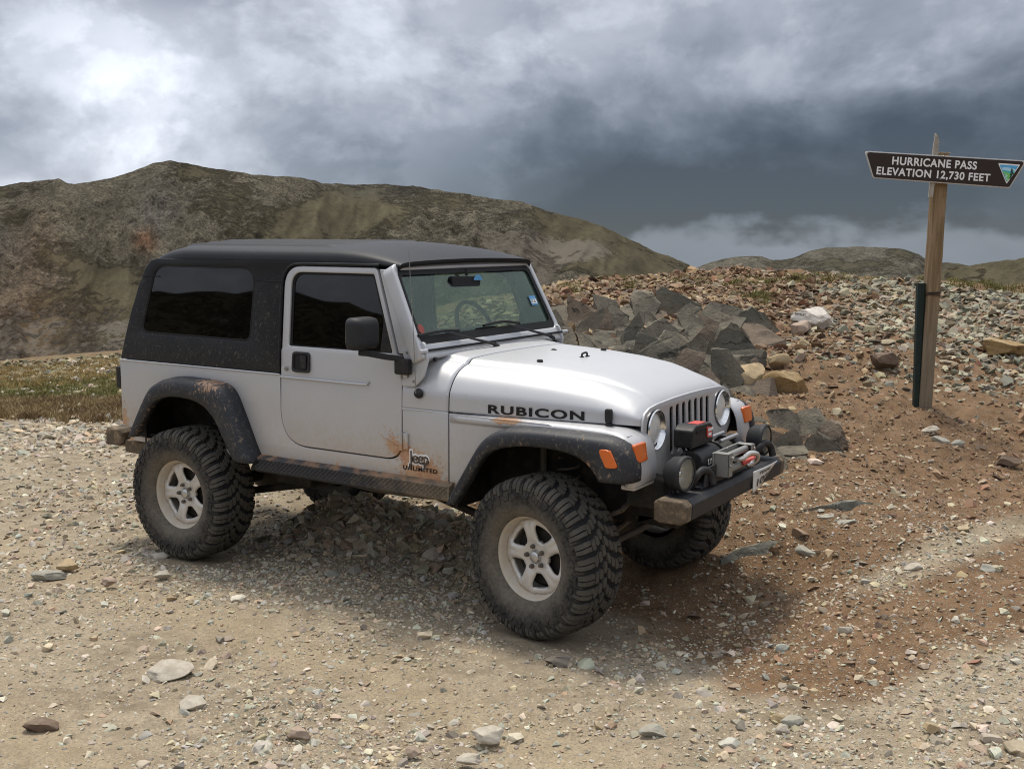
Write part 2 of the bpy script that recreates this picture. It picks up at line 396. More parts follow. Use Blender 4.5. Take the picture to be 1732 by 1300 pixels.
# ------------------------------------------------------------------ ground heights: a thin-plate surface through surveyed points
_cp = []
for x in (-5.0, -2.63, -1.2, 0.0, 0.9):
    for y in (-2.6, -0.75, 0.75): _cp.append((x, y, 0.0))
for x, y in ((2.2, -2.5), (0.6, -3.4), (-1.5, -4.0), (-4.0, -4.5), (-7.5, -1.0), (-7.0, 2.0)): _cp.append((x, y, 0.02))
_cp += [(CAM[0], CAM[1], 0.36), (CAM[0] + 3, CAM[1] - 1, 0.40), (CAM[0] - 3, CAM[1] - 3, 0.38), (CAM[0] + 2, CAM[1] - 8, 0.5), (-8, -10, 0.3), (10, -8, 0.5), (9, -2, 0.5)]
_cp += [tuple(at(*q)) for q in (
    (1562, 685, 9.0), (1350, 790, 7.9), (1500, 790, 7.9), (1700, 790, 7.95), (1350, 900, 6.75), (1500, 900, 6.7), (1720, 900, 6.7), (1500, 1000, 5.95), (1720, 1000, 5.85),
    (1300, 640, 9.5), (1500, 610, 10.1), (1720, 610, 10.3), (1300, 560, 11.2), (1500, 540, 11.8), (1720, 540, 12.0),
    (960, 487, 13.5), (1050, 477, 13.5), (1150, 473, 13.7), (1220, 469, 13.8), (1350, 469, 14.0), (1450, 473, 14.0), (1530, 476, 14.0), (1650, 478, 14.0), (1732, 475, 14.0), (1900, 472, 14.0),
    (1000, 530, 11.6), (1150, 530, 11.8), (960, 600, 10.2), (1150, 640, 9.3), (1000, 700, 8.4), (1150, 760, 8.0),
    (0, 607, 18.0), (60, 601, 18.3), (110, 594, 18.5), (200, 592, 18.5), (0, 700, 12.7), (150, 700, 12.7), (0, 800, 9.6), (400, 590, 17.5), (600, 560, 16.5), (800, 515, 15.0), (-200, 612, 18.0), (2100, 470, 14), (2000, 800, 8.2))]
_cp = np.array(_cp)
def _U(r2): return np.where(r2 > 1e-9, 0.5 * r2 * np.log(np.maximum(r2, 1e-9)), 0.0)
_n = len(_cp); _K = _U(((_cp[:, None, :2] - _cp[None, :, :2]) ** 2).sum(-1)) + np.eye(_n) * 0.08
_P = np.concatenate([np.ones((_n, 1)), _cp[:, :2]], 1)
_A = np.block([[_K, _P], [_P.T, np.zeros((3, 3))]])
_w = np.linalg.solve(_A, np.concatenate([_cp[:, 2], np.zeros(3)]))
WHEELS = [(0.0, -0.735), (0.0, 0.735), (-2.629, -0.735), (-2.629, 0.735)]
def polar(x, y):
    dx_, dy_ = x - CAM[0], y - CAM[1]
    return np.hypot(dx_, dy_), np.arctan2(dx_ * RH[0] + dy_ * RH[1], dx_ * FH[0] + dy_ * FH[1])
def crest(a): 
    return np.where(np.abs(a) < 1.0, 18.8 - 4.6 * sstep(a, -0.16, 0.06), 18.8 + 60 * sstep(np.abs(a), 1.0, 1.6))
def HB(x, y):
    """Ground without fine relief."""
    x = np.asarray(x, float); y = np.asarray(y, float); sh = x.shape; x = x.ravel(); y = y.ravel()
    r, a = polar(x, y); k = np.minimum(1, 22.0 / np.maximum(r, 1e-6)); qx, qy = CAM[0] + (x - CAM[0]) * k, CAM[1] + (y - CAM[1]) * k
    z = np.empty(len(x))
    for i in range(0, len(x), 20000):
        s_ = slice(i, i + 20000)
        d2 = (qx[s_, None] - _cp[None, :, 0]) ** 2 + (qy[s_, None] - _cp[None, :, 1]) ** 2
        z[s_] = _U(d2) @ _w[:_n] + _w[_n] + _w[_n + 1] * qx[s_] + _w[_n + 2] * qy[s_]
    z = np.clip(z, -1.5, 3.0)
    d = np.maximum(r - crest(a), 0); fall = np.where(d < 5, 0.05 * d * d, 1.25 + 0.5 * (d - 5))
    z = np.where(np.abs(a) < 1.8, np.maximum(z - fall, np.minimum(-75.0, -0.075 * r)), z)
    return z.reshape(sh)
def H(x, y):
    x = np.asarray(x, float); y = np.asarray(y, float)
    z = HB(x, y); r, a = polar(x, y)
    u = np.clip((r - 3.5) / 3, 0, 1) * 0 + 1.0
    flat = np.ones_like(z)
    for wx, wy in WHEELS: flat = flat * sstep(np.hypot((x - wx) * 1.0, y - wy), 0.16, 0.55)
    bank = sstep(z, 0.10, 0.7) * (r < 25)
    rel = fbm(x * 1.1, y * 1.1, 4, 3) * (0.030 + 0.07 * bank) + fbm(x * 5.5, y * 5.5, 4, 9) * (0.013 + 0.035 * bank)
    mound = 0.25 * np.exp(-((y - 0.38) / 0.27) ** 2) * sstep(x, -2.85, -2.35) * (1 - sstep(x, -1.0, -0.3))
    z = z + mound
    rut = -0.030 * np.exp(-((y + 1.9 + 0.15 * x) / 0.35) ** 2) * (r < 12)
    return z + (rel + rut) * flat * (r < 60)
def hit(u, v):
    d = ray(u, v); ts = np.linspace(2.5, 40, 1500); P = CAM[None] + ts[:, None] * d[None]
    under = P[:, 2] < HB(P[:, 0], P[:, 1]); i = int(np.argmax(under)) if under.any() else len(ts) - 1
    t = ts[i]; return CAM + d * t, t
def to_px(P):
    q = (np.asarray(P) - CAM); x, y, z = q @ RIGHT, q @ DOWN, q @ FWD
    z = np.where(np.abs(z) < 1e-3, 1e-3, z); return PW / 2 + FPX * x / z, PH / 2 + FPX * y / z, z
# ---- zones of colour on the ground (brown dirt of the bank, turf, distance)
def seg_dist(px_, py_, pts):
    d = np.full(px_.shape, 1e9)
    for (ax, ay), (bx, by) in zip(pts[:-1], pts[1:]):
        t = np.clip(((px_ - ax) * (bx - ax) + (py_ - ay) * (by - ay)) / ((bx - ax) ** 2 + (by - ay) ** 2), 0, 1)
        d = np.minimum(d, np.hypot(px_ - ax - t * (bx - ax), py_ - ay - t * (by - ay)))
    return d
# edge between the pale track and the brown dirt, walked on the ground
_edge = [tuple(hit(*q)[0][:2]) for q in ((700, 830), (900, 980), (1080, 1085), (1250, 1170), (1450, 1170), (1600, 1130), (1735, 1090))]
_edge = [(-9.0, 3.4), (-5.0, 2.2), (-2.8, 1.3)] + _edge + [(9.0, 2.0)]
def dirt(x, y):
    """0 on the pale track, 1 on brown dirt."""
    x = np.asarray(x, float); y = np.asarray(y, float)
    ex = np.array([p[0] for p in _edge]); ey = np.array([p[1] for p in _edge]); o = np.argsort(ex)
    dd = y - np.interp(x, ex[o], ey[o]) + fbm(x * 1.3, y * 1.3, 3, 21) * 0.45
    w = sstep(dd, -0.35, 0.55)
    r, a = polar(x, y)
    pale = [tuple(hit(*q)[0][:2]) for q in ((1500, 985), (1620, 930), (1740, 880))]
    w = w * (1 - 0.75 * np.exp(-(seg_dist(x, y, pale) / 0.22) ** 2))
    left = sstep(a, -0.10, -0.22)
    return np.clip(w * (1 - left * 0.85), 0, 1)
def turf(x, y):
    r, a = polar(x, y); px_, py_, dz_ = to_px(np.stack([x, y, HB(x, y)], -1))
    w = sstep(a, -0.22, -0.30) * (sstep(r, 13.2, 14.6) * (1 - 0.55 * sstep(r, 16.4, 17.4)))
    w = np.maximum(w, sstep(a, -0.1, 0.0) * np.exp(-((r - crest(a) + 0.3) / 0.5) ** 2) * 0.55)
    return w
A1 = np.concatenate([np.linspace(-math.pi, -0.66, 46, endpoint=False), np.linspace(-0.66, 0.66, 440, endpoint=False), np.linspace(0.66, math.pi, 47)])
R1 = np.concatenate([[0.02, 0.3, 0.8, 1.4, 2.0], np.geomspace(2.6, 19.5, 290), np.geomspace(20.2, 150, 50), np.geomspace(170, 6000, 16)])
aa, rr_ = np.meshgrid(A1, R1, indexing='ij')
gx = CAM[0] + rr_ * (np.cos(aa) * FH[0] + np.sin(aa) * RH[0]); gy = CAM[1] + rr_ * (np.cos(aa) * FH[1] + np.sin(aa) * RH[1])
gz = H(gx, gy)
me = np_mesh('ground', np.stack([gx, gy, gz], -1).reshape(-1, 3), np.array(grid_faces(len(A1), len(R1))), True)
zone = np.zeros((gx.size, 4), np.float32)
zone[:, 0] = np.maximum(dirt(gx, gy) * (rr_ < 30), 0.75 * sstep(aa, -0.16, -0.24) * sstep(rr_, 16.0, 17.0) * (rr_ < 40)).ravel(); zone[:, 1] = turf(gx, gy).ravel(); zone[:, 2] = sstep(rr_, 19, 24).ravel(); zone[:, 3] = 1
at_ = me.attributes.new('zone', 'FLOAT_COLOR', 'POINT'); at_.data.foreach_set('color', zone.ravel())
tag(link('ground', me, 'earth'), kind='structure')

# ------------------------------------------------------------------ mountains
def ridge(name, sil, r_base, z_base, r_top, back, ncol, nrow, seed, paint, relief=1.0):
    su = np.array([s_[0] for s_ in sil], float); sv = np.array([s_[1] for s_ in sil], float)
    us = np.linspace(su[0], su[-1], ncol); vs = np.interp(us, su, sv)
    vs = vs + fbm(us / 60.0, us * 0, 4, seed) * 2.2 + fbm(us / 13.0, us * 0, 3, seed + 5) * 1.6
    D = np.stack([ray(u, v) for u, v in zip(us, vs)]); hd = np.hypot(D[:, 0], D[:, 1])
    azs = np.arctan2(D @ RH, D @ FH); slope = D[:, 2] / hd
    rt = r_top * (1 + 0.10 * fbm(us / 330.0, us * 0 + 3, 3, seed + 9)); ztop = CAM[2] + slope * rt
    nb = 26; t = np.concatenate([np.linspace(0, 1, nrow), 1 + np.linspace(0, 1, nb)[1:]])
    T, _ = np.meshgrid(t, us); AZ = azs[:, None] + 0 * T; RT = rt[:, None] + 0 * T; ZT = ztop[:, None] + 0 * T
    Tc = np.minimum(T, 1.0); prof = Tc ** 1.12
    R_ = r_base + (RT - r_base) * Tc + np.maximum(T - 1, 0) * back
    Z_ = z_base + (ZT - z_base) * prof - np.maximum(T - 1, 0) ** 1.3 * (ZT - z_base)
    X_ = CAM[0] + R_ * (np.cos(AZ) * FH[0] + np.sin(AZ) * RH[0]); Y_ = CAM[1] + R_ * (np.cos(AZ) * FH[1] + np.sin(AZ) * RH[1])
    hgt = float(np.mean(ztop) - z_base)
    # gullies run down the slope, leaning to one side; relief pushed out along the slope normal
    wx_, wz_ = AZ * r_top / hgt * 2.2, Tc * 2.2
    lean = wx_ + (1 - Tc) * 0.9
    gul = 1 - np.abs(fbm(lean * 1.3 + 0.25 * fbm(wx_ * 2, wz_ * 2, 3, seed + 7), wz_ * 0.45, 4, seed + 1)) * 2.4
    crag = 1 - np.abs(fbm(lean * 4.5 + 0.3 * fbm(wx_ * 5, wz_ * 5, 3, seed + 8), wz_ * 3.2, 6, seed + 2, 0.62)) * 2.6
    fine = fbm(wx_ * 13, wz_ * 13, 5, seed + 3, 0.65)
    env = np.clip((1 - Tc) * 6.0, 0, 1) * np.clip(Tc * 4, 0.2, 1)
    pu, pv, pd = to_px(np.stack([X_, Y_, Z_], -1).reshape(-1, 3)); pu, pv = pu.reshape(T.shape), pv.reshape(T.shape)
    col, rock, scree = paint(pu, pv, Tc, gul, fine)
    rk_ = np.clip(rock * 1.6 - 0.35, 0.06, 1)
    out_ = hgt * relief * (0.085 * (gul - 0.6) * env + (0.042 * (crag - 0.5) + 0.030 * fine) * rk_ * np.clip(env, 0.10, 1))
    R_ = R_ - out_ * 0.85; Z_ = Z_ + out_ * 0.40 * np.clip(env, 0.1, 1)
    X_ = CAM[0] + R_ * (np.cos(AZ) * FH[0] + np.sin(AZ) * RH[0]); Y_ = CAM[1] + R_ * (np.cos(AZ) * FH[1] + np.sin(AZ) * RH[1])
    V = np.stack([X_, Y_, Z_], -1).reshape(-1, 3)
    me = np_mesh(name, V, np.array(grid_faces(len(us), len(t))), True)
    col = col * (0.82 + 0.36 * np.clip(crag, 0, 1))[..., None]
    c4 = np.ones((V.shape[0], 4), np.float32); c4[:, :3] = col.reshape(-1, 3)
    me.attributes.new('col', 'FLOAT_COLOR', 'POINT').data.foreach_set('color', c4.ravel())
    me.attributes.new('rock', 'FLOAT', 'POINT').data.foreach_set('value', rock.astype(np.float32).ravel())
    me.attributes.new('scree', 'FLOAT', 'POINT').data.foreach_set('value', scree.astype(np.float32).ravel())
    return tag(link(name, me, 'mountain'), kind='structure')
def gb(u, v, u0, v0, su, sv): return np.exp(-((u - u0) / su) ** 2 - ((v - v0) / sv) ** 2)
def paint_main(u, v, t, gul, fine):
    n = fbm(u / 120, v / 70, 5, 77); n2 = fbm(u / 45 + v / 60, v / 30, 5, 78)
    turfw = gb(u, v, 620, 350, 190, 34) + gb(u, v, 180, 470, 70, 36) * 1.1 + gb(u, v, 1010, 400, 110, 40) + gb(u, v, 330, 292, 60, 16) + gb(u, v, 1080, 450, 130, 22) + gb(u, v, 520, 395, 160, 20) * 0.7 + gb(u, v, 860, 440, 90, 40) * 0.4
    rock = 0.66 - turfw * 0.50 + n * 0.45 + gb(u, v, 340, 390, 90, 70) * 0.2
    rock = rock - sstep(v, 480, 560) * 0.30
    # warm scree at the lower left, cool grey streak under the summit
    red = gb(u, v, 20, 570, 130, 90) * 0.75 + gb(u, v, 245, 408, 18, 18) * 1.6 + gb(u, v, 60, 420, 50, 60) * 0.35
    cool = gb(u, v, 265, 355, 45, 55) + gb(u, v, 10, 410, 30, 30) + gb(u, v, 640, 322, 70, 14) * 1.5
    base = np.array([0.105, 0.098, 0.078]); col = base[None, None] * (1 + 0.35 * n2[..., None])
    col = col * (1 + red[..., None] * np.array([0.60, 0.05, -0.15])) * (1 + np.minimum(cool, 1)[..., None] * np.array([-0.05, 0.0, 0.20]))
    scree = sstep(v, 455, 560) * (u < 330) * 0.55 + gb(u, v, 950, 425, 95, 24) * 1.0 + gb(u, v, 850, 400, 90, 30) * 0.6 + gb(u, v, 905, 470, 40, 40) * 0.6 + n2 * 0.12
    return np.clip(col, 0.01, 1), rock, scree
def paint_far(u, v, t, gul, fine):
    n = fbm(u / 70, v / 25, 5, 91); col = np.array([0.100, 0.097, 0.084])[None, None] * (1 + 0.3 * n[..., None])
    rock = 0.50 + n * 0.5 + 0.3 * gb(u, v, 1430, 424, 70, 10); scree = n * 0.3
    return np.clip(col, 0.01, 1), rock, scree
def paint_near(u, v, t, gul, fine):
    n = fbm(u / 50, v / 20, 5, 95); col = np.array([0.125, 0.115, 0.088])[None, None] * (1 + 0.25 * n[..., None])
    return np.clip(col, 0.01, 1), 0.20 + n * 0.4, n * 0.4 + 0.15 + 0 * u
ridge('mountain', [(-900, 400), (-500, 345), (-250, 330), (-60, 326), (0, 315), (55, 306), (98, 301), (116, 310), (150, 308), (185, 302), (230, 288), (258, 275), (290, 273), (340, 281), (400, 291), (455, 299), (515, 301), (545, 310), (620, 311), (700, 315), (760, 324), (830, 335), (885, 343), (930, 359), (975, 369), (1020, 383), (1060, 402), (1110, 426), (1150, 442), (1190, 458), (1240, 476), (1330, 505), (1500, 545)],
      330, -70, 640, 300, 720, 200, 11, paint_main)
ridge('far_hills', [(1000, 500), (1100, 472), (1170, 456), (1185, 449), (1222, 436), (1262, 432), (1288, 434), (1308, 441), (1345, 436), (1368, 426), (1400, 420), (1470, 417), (1522, 420), (1556, 430), (1574, 442), (1625, 446), (1680, 455), (1800, 450), (2100, 440), (2500, 420)],
      700, -75, 1250, 500, 260, 60, 31, paint_far, 0.7)
ridge('slope', [(1380, 505), (1480, 482), (1540, 468), (1600, 456), (1680, 444), (1732, 437), (1850, 424), (2050, 405), (2400, 400)],
      120, -24, 240, 200, 200, 60, 41, paint_near, 0.25)

# the valley side behind the photographer, which the tinted windows mirror
def back_ridge():
    na, nr = 220, 40; A = np.linspace(1.75, 2 * math.pi - 0.95, na); t = np.linspace(0, 1.6, nr); AA, TT = np.meshgrid(A, t, indexing='ij')
    top = np.tan(np.radians(4.6 + 1.6 * fbm(A * 3.0, A * 0, 4, 71) + 0.8 * np.sin(A * 2.3))) * 420
    R_ = 140 + 280 * TT; Z_ = -60 + (top[:, None] + 60) * np.minimum(TT, 1) ** 1.2 - np.maximum(TT - 1, 0) * 60 + fbm(AA * 22, TT * 6, 5, 72) * 7 * np.clip(TT * 3, 0, 1)
    X_ = CAM[0] + R_ * (np.cos(AA) * FH[0] + np.sin(AA) * RH[0]); Y_ = CAM[1] + R_ * (np.cos(AA) * FH[1] + np.sin(AA) * RH[1])
    V = np.stack([X_, Y_, Z_], -1).reshape(-1, 3); me = np_mesh('back_slope', V, np.array(grid_faces(na, nr)), True)
    c4 = np.tile(np.array([0.10, 0.095, 0.08, 1.0], np.float32), (len(V), 1)); me.attributes.new('col', 'FLOAT_COLOR', 'POINT').data.foreach_set('color', c4.ravel())
    me.attributes.new('rock', 'FLOAT', 'POINT').data.foreach_set('value', np.full(len(V), 0.4, np.float32)); me.attributes.new('scree', 'FLOAT', 'POINT').data.foreach_set('value', np.zeros(len(V), np.float32))
    tag(link('back_slope', me, 'mountain'), kind='structure')
back_ridge()
# ------------------------------------------------------------------ car materials
def gauss(g, a, a0, s): 
    d = (a - a0) / s; return g.math('EXPONENT', -(d * d))
def paint(g):
    p = g.pos(); x, y, z = g.xyz(p)
    n = g.noise(p, 6.0, 6, 0.6); n2 = g.noise(p, 38.0, 5, 0.65); n3 = g.noise(p, 160.0, 3, 0.6)
    sp = g.noise(g.vec(x * 1.0 - z * 0.5, y, z * 1.0 + x * 0.2), 55.0, 5, 0.7)
    # orange clay thrown up behind the front wheel and around the lower hinge
    hot = gauss(g, x + (z - 0.78) * 0.35, -0.745, 0.115) * gauss(g, z, 0.785, 0.095) * 1.30 + gauss(g, x + (z - 0.9) * 0.5, -0.93, 0.075) * gauss(g, z, 0.905, 0.085) * 0.72
    hot = hot + gauss(g, x, -0.86, 0.03) * gauss(g, z, 0.86, 0.08) * 0.5 + gauss(g, x, -3.23, 0.055) * gauss(g, z, 0.82, 0.16) * 0.72
    hot = hot + gauss(g, x, -0.20, 0.10) * gauss(g, z, 1.108, 0.018) * 1.1 + g.step(z, 0.775, 0.735) * 0.35
    hot = hot * g.step(g.math('ABSOLUTE', y), 0.60, 0.70)
    mud = g.step(hot + (sp - 0.5) * 2.2 + (n2 - 0.5) * 1.0, 0.42, 0.62)
    film = g.step(z, 1.20, 0.72) * 0.55 + g.clamp(hot) * 0.55
    film = g.clamp(film * (0.5 + n) * g.step(n2, 0.2, 0.7))
    flecks = g.step(n3, 0.62, 0.68) * g.step(n, 0.46, 0.60) * g.step(z, 1.30, 0.9) * 0.6
    spray = g.noise(g.vec(x * 26.0 + z * 22.0, y, z * 46.0 - x * 34.0), 1.0, 5, 0.68)
    fan = gauss(g, z, 0.80, 0.15) * (g.step(x, -1.55, -0.62) * g.step(x, -0.50, -0.60) + g.step(x, -3.30, -3.10) * g.step(x, -2.95, -3.1)) * g.step(g.math('ABSOLUTE', y), 0.60, 0.70)
    flecks = g.clamp(flecks + g.step(spray + fan * 0.12, 0.66, 0.74) * fan * 0.8)
    film = g.clamp(film + fan * 0.30 * g.step(n, 0.3, 0.65))
    base = g.mix(g.step(n, 0.3, 0.7) * 0.3, (0.495, 0.50, 0.515), (0.455, 0.46, 0.472))
    c = g.mix(film, base, (0.46, 0.37, 0.27))
    c = g.mix(flecks, c, (0.33, 0.21, 0.12))
    clay = g.mix(g.step(n2, 0.35, 0.65), (0.42, 0.21, 0.105), (0.50, 0.32, 0.19))
    c = g.mix(mud * 0.92, c, clay)
    dust = g.step(n2, 0.45, 0.8) * 0.25
    keep = 1.0 - g.clamp(mud + film * 0.9 + flecks)
    return pbr(g, col=c, rough=0.44 + (1.0 - keep) * 0.45 + dust * 0.2, metal=keep * 0.35, coat=keep * 0.22, coatr=0.22, normal=g.bump(mud * 0.6 + n3 * 0.015, 0.5, 0.004))
material('silver_paint', paint)
def hardtop(g):
    p = g.pos(); n = g.noise(p, 5.0, 5, 0.6); n2 = g.noise(p, 330.0, 2, 0.5); x, y, z = g.xyz(p)
    sp = g.noise(g.vec(x, y * 1.0, z * 1.0), 95.0, 4, 0.72)
    st = g.noise(g.vec(x * 40.0 - z * 25, y * 30, z * 20.0 + x * 14), 1.0, 4, 0.65)
    side = g.step(z, 1.90, 1.70)
    dust = g.clamp(g.step(sp, 0.575, 0.66) * side * 0.55 + g.step(st, 0.60, 0.68) * side * 0.45 + g.step(n, 0.4, 0.8) * 0.06 + g.step(z, 1.5, 1.25) * n * 0.10)
    c = g.mix(dust, (0.009, 0.010, 0.013), (0.14, 0.13, 0.11))
    return pbr(g, col=c, rough=0.46 + dust * 0.3, spec=0.26, normal=g.bump(n2, 0.35, 0.0015))
material('hardtop_black', hardtop)
def flare(g):
    p = g.pos(); x, y, z = g.xyz(p); n = g.noise(p, 7.0, 6, 0.65); n2 = g.noise(p, 45.0, 5, 0.7); n3 = g.noise(p, 240.0, 3, 0.6)
    st = g.noise(g.vec(x * 60.0 + z * 30, y * 15, z * 22.0 - x * 25), 1.0, 4, 0.65)
    dust = g.step(st, 0.56, 0.68) * g.step(n, 0.38, 0.58) * 0.8 + g.step(n2, 0.55, 0.70) * 0.40 + g.step(n, 0.45, 0.85) * 0.20
    hot = gauss(g, x, -2.30, 0.13) * g.step(z, 1.05, 1.18) * 0.75 + gauss(g, x, -2.9, 0.12) * 0.25 + gauss(g, x, 0.33, 0.05) * gauss(g, z, 0.92, 0.06) * 1.0
    mud = g.step(hot + (n2 - 0.5) * 1.6 + (st - 0.5) * 1.8 + (n - 0.5) * 0.8, 0.34, 0.80)
    c = g.mix(g.clamp(dust), (0.020, 0.022, 0.028), (0.20, 0.17, 0.13))
    c = g.mix(mud * 0.85, c, g.mix(n2, (0.36, 0.17, 0.09), (0.42, 0.30, 0.20)))
    return pbr(g, col=c, rough=0.55 + dust * 0.35, spec=0.4, normal=g.bump(n2 * 0.5 + n3 * 0.5 + mud * 0.6, 0.35, 0.004))
material('flare_black', flare)
def simple(col, rough=0.5, metal=0.0, var=0.25, dusty=0.0, dcol=(0.26, 0.21, 0.15), bump=0.0, coat=0.0, sc=30.0):
    def f(g):
        p = g.pos(); n = g.noise(p, sc, 5, 0.6); n2 = g.noise(p, sc * 5, 3, 0.6)
        c = g.mix(g.step(n, 0.3, 0.7) * var * 2, col, tuple(q * (1 - var) for q in col))
        d = g.step(n, 0.42, 0.72) * dusty + g.step(n2, 0.55, 0.75) * dusty * 0.5
        c = g.mix(g.clamp(d), c, dcol)
        k = dict(col=c, rough=g.clamp(rough + d * 0.4), metal=metal * (1.0 - g.clamp(d)), coat=coat, spec=0.3 if max(col) < 0.05 else 0.5)
        if bump: k['normal'] = g.bump(n * 0.5 + n2 * 0.5, 0.5, bump)
        return pbr(g, **k)
    return f
def rubber(dusty):
    def f(g):
        p = g.obj(); x, y, z = g.xyz(p); r = g.math('SQRT', x * x + z * z); n = g.noise(p, 9.0, 5, 0.6); n2 = g.noise(p, 55.0, 4, 0.65); n3 = g.noise(p, 190.0, 3, 0.6)
        if dusty:
            d = g.clamp(0.55 + (n - 0.5) * 0.9 + (n2 - 0.5) * 0.5)
            c = g.mix(d, (0.034, 0.033, 0.031), (0.118, 0.106, 0.088))
        else:
            d = g.clamp(g.step(r, 0.335, 0.235) * 0.62 + (n - 0.5) * 1.1 + (n2 - 0.5) * 1.1 + (n3 - 0.5) * 0.6 + 0.20) * g.step(r, 0.400, 0.385)
            c = g.mix(d, (0.022, 0.022, 0.023), (0.150, 0.132, 0.106))
        return pbr(g, col=c, rough=0.85, spec=0.2, normal=g.bump(n2 * 0.4 + n3 * 0.4, 0.4, 0.003))
    return f
material('rubber', rubber(False)); material('tread', rubber(True))
def alloy(g):
    p = g.obj(); x, y, z = g.xyz(p); r = g.math('SQRT', x * x + z * z)
    n = g.noise(p, 18.0, 5, 0.6); n2 = g.noise(p, 90.0, 4, 0.65)
    d = g.clamp(g.step(r, 0.165, 0.215) * (0.35 + n * 0.8) + g.step(n, 0.35, 0.7) * 0.40 + g.step(n2, 0.6, 0.75) * 0.25)
    c = g.mix(d * 0.85, (0.60, 0.585, 0.56), (0.50, 0.42, 0.31))
    return pbr(g, col=c, rough=0.36 + d * 0.45, metal=0.45 * (1.0 - d), normal=g.bump(n2, 0.2, 0.002))
material('alloy', alloy)
material('black_plastic', simple((0.018, 0.018, 0.020), 0.55, 0, 0.2, 0.25, (0.12, 0.105, 0.085), 0.002))
material('mirror_black', simple((0.022, 0.023, 0.026), 0.6, 0, 0.2, 0.12, (0.09, 0.085, 0.075), 0.001, sc=80))
material('under_black', simple((0.020, 0.018, 0.016), 0.85, 0, 0.3, 0.6, (0.075, 0.058, 0.042), 0.004, sc=14))
material('under_steel', simple((0.12, 0.105, 0.09), 0.7, 0.2, 0.3, 0.6, (0.20, 0.155, 0.11), 0.004, sc=18))
material('seal_black', simple((0.008, 0.008, 0.009), 0.6, 0, 0.1))
material('decal_black', simple((0.010, 0.010, 0.012), 0.4, 0, 0.1))
material('decal_white', simple((0.78, 0.78, 0.78), 0.5, 0, 0.05))
material('badge_dark', simple((0.06, 0.05, 0.045), 0.4, 0.3, 0.2, 0.4, (0.40, 0.24, 0.13)))
material('bumper_black', simple((0.020, 0.021, 0.024), 0.50, 0, 0.2, 0.30, (0.13, 0.115, 0.095), 0.002, sc=22))
material('bumper_end', simple((0.10, 0.075, 0.05), 0.85, 0, 0.5, 0.75, (0.30, 0.22, 0.14), 0.006, sc=26))
material('steel_grey', simple((0.25, 0.25, 0.235), 0.5, 0.4, 0.25, 0.30, (0.26, 0.24, 0.20), 0.002, sc=40))
material('steel_bright', simple((0.55, 0.55, 0.54), 0.28, 0.85, 0.15, 0.1))
material('cable_grey', simple((0.17, 0.165, 0.145), 0.6, 0.3, 0.3, 0.2, sc=60))
material('red_paint', simple((0.50, 0.06, 0.045), 0.5, 0, 0.1))
material('winch_black', simple((0.013, 0.013, 0.014), 0.5, 0, 0.2, 0.2, (0.10, 0.09, 0.075), sc=40))
material('interior', simple((0.022, 0.022, 0.024), 0.85, 0, 0.2))
material('interior_grey', simple((0.055, 0.055, 0.058), 0.85, 0, 0.2))
material('chrome', simple((0.72, 0.72, 0.72), 0.16, 0.95, 0.05, 0.08))
material('reflector', simple((0.70, 0.70, 0.67), 0.4, 0.0, 0.15, 0.2, (0.45, 0.40, 0.33), sc=60))
def treadplate(g):
    p = g.pos(); x, y, z = g.xyz(p); n = g.noise(p, 12.0, 5, 0.6); n2 = g.noise(p, 70.0, 4, 0.65)
    d = g.clamp(g.step(x, -1.55, -0.60) * 0.60 - 0.16 + (n - 0.5) * 1.1 + g.step(n2, 0.5, 0.75) * 0.3)
    c = g.mix(d, (0.040, 0.041, 0.046), g.mix(n2, (0.24, 0.18, 0.11), (0.42, 0.32, 0.20)))
    top = g.step(z, 0.715, 0.735) * g.step(n, 0.4, 0.6)
    c = g.mix(top * 0.7, c, (0.36, 0.20, 0.11))
    return pbr(g, col=c, rough=0.45 + d * 0.4, metal=0.25 * (1.0 - d), normal=g.bump(n2, 0.3, 0.002))
material('tread_plate', treadplate)
def amber(g):
    p = g.pos(); n = g.voro(p, 130.0, 'F1'); d = g.noise(p, 40, 4, 0.6)
    c = g.mix(g.step(d, 0.5, 0.75) * 0.5, (0.66, 0.13, 0.012), (0.46, 0.16, 0.05))
    return pbr(g, col=c, rough=0.22, spec=0.5, coat=0.5, normal=g.bump(n, 0.25, 0.002))
material('amber_lens', amber)
def glass(tint, dirt=0.0, refl=1.0):
    def f(g):
        tr = g.node('ShaderNodeBsdfTransparent', {'Color': tint})
        gl = g.node('ShaderNodeBsdfGlossy', {'Color': (1, 1, 1), 'Roughness': 0.015})
        lw = g.node('ShaderNodeFresnel', {'IOR': 1.5})
        m = g.node('ShaderNodeMixShader', {0: g.clamp(lw * refl), 1: tr, 2: gl})
        if dirt:
            p = g.pos(); n = g.noise(p, 120.0, 4, 0.7); n2 = g.noise(p, 4, 4, 0.6)
            df = g.node('ShaderNodeBsdfDiffuse', {'Color': (0.22, 0.20, 0.17)})
            m = g.node('ShaderNodeMixShader', {0: g.clamp(g.step(n, 0.58, 0.75) * g.step(n2, 0.35, 0.7) * dirt), 1: m, 2: df})
        return m
    return f
material('glass_dark', glass((0.045, 0.05, 0.05), 0.22, 1.0))
material('glass_wind', glass((0.64, 0.73, 0.66), 0.0, 0.24))
material('glass_side', glass((0.85, 0.90, 0.85), 0.03, 0.4))
material('glass_lens', glass((0.93, 0.94, 0.92), 0.25, 1.0))
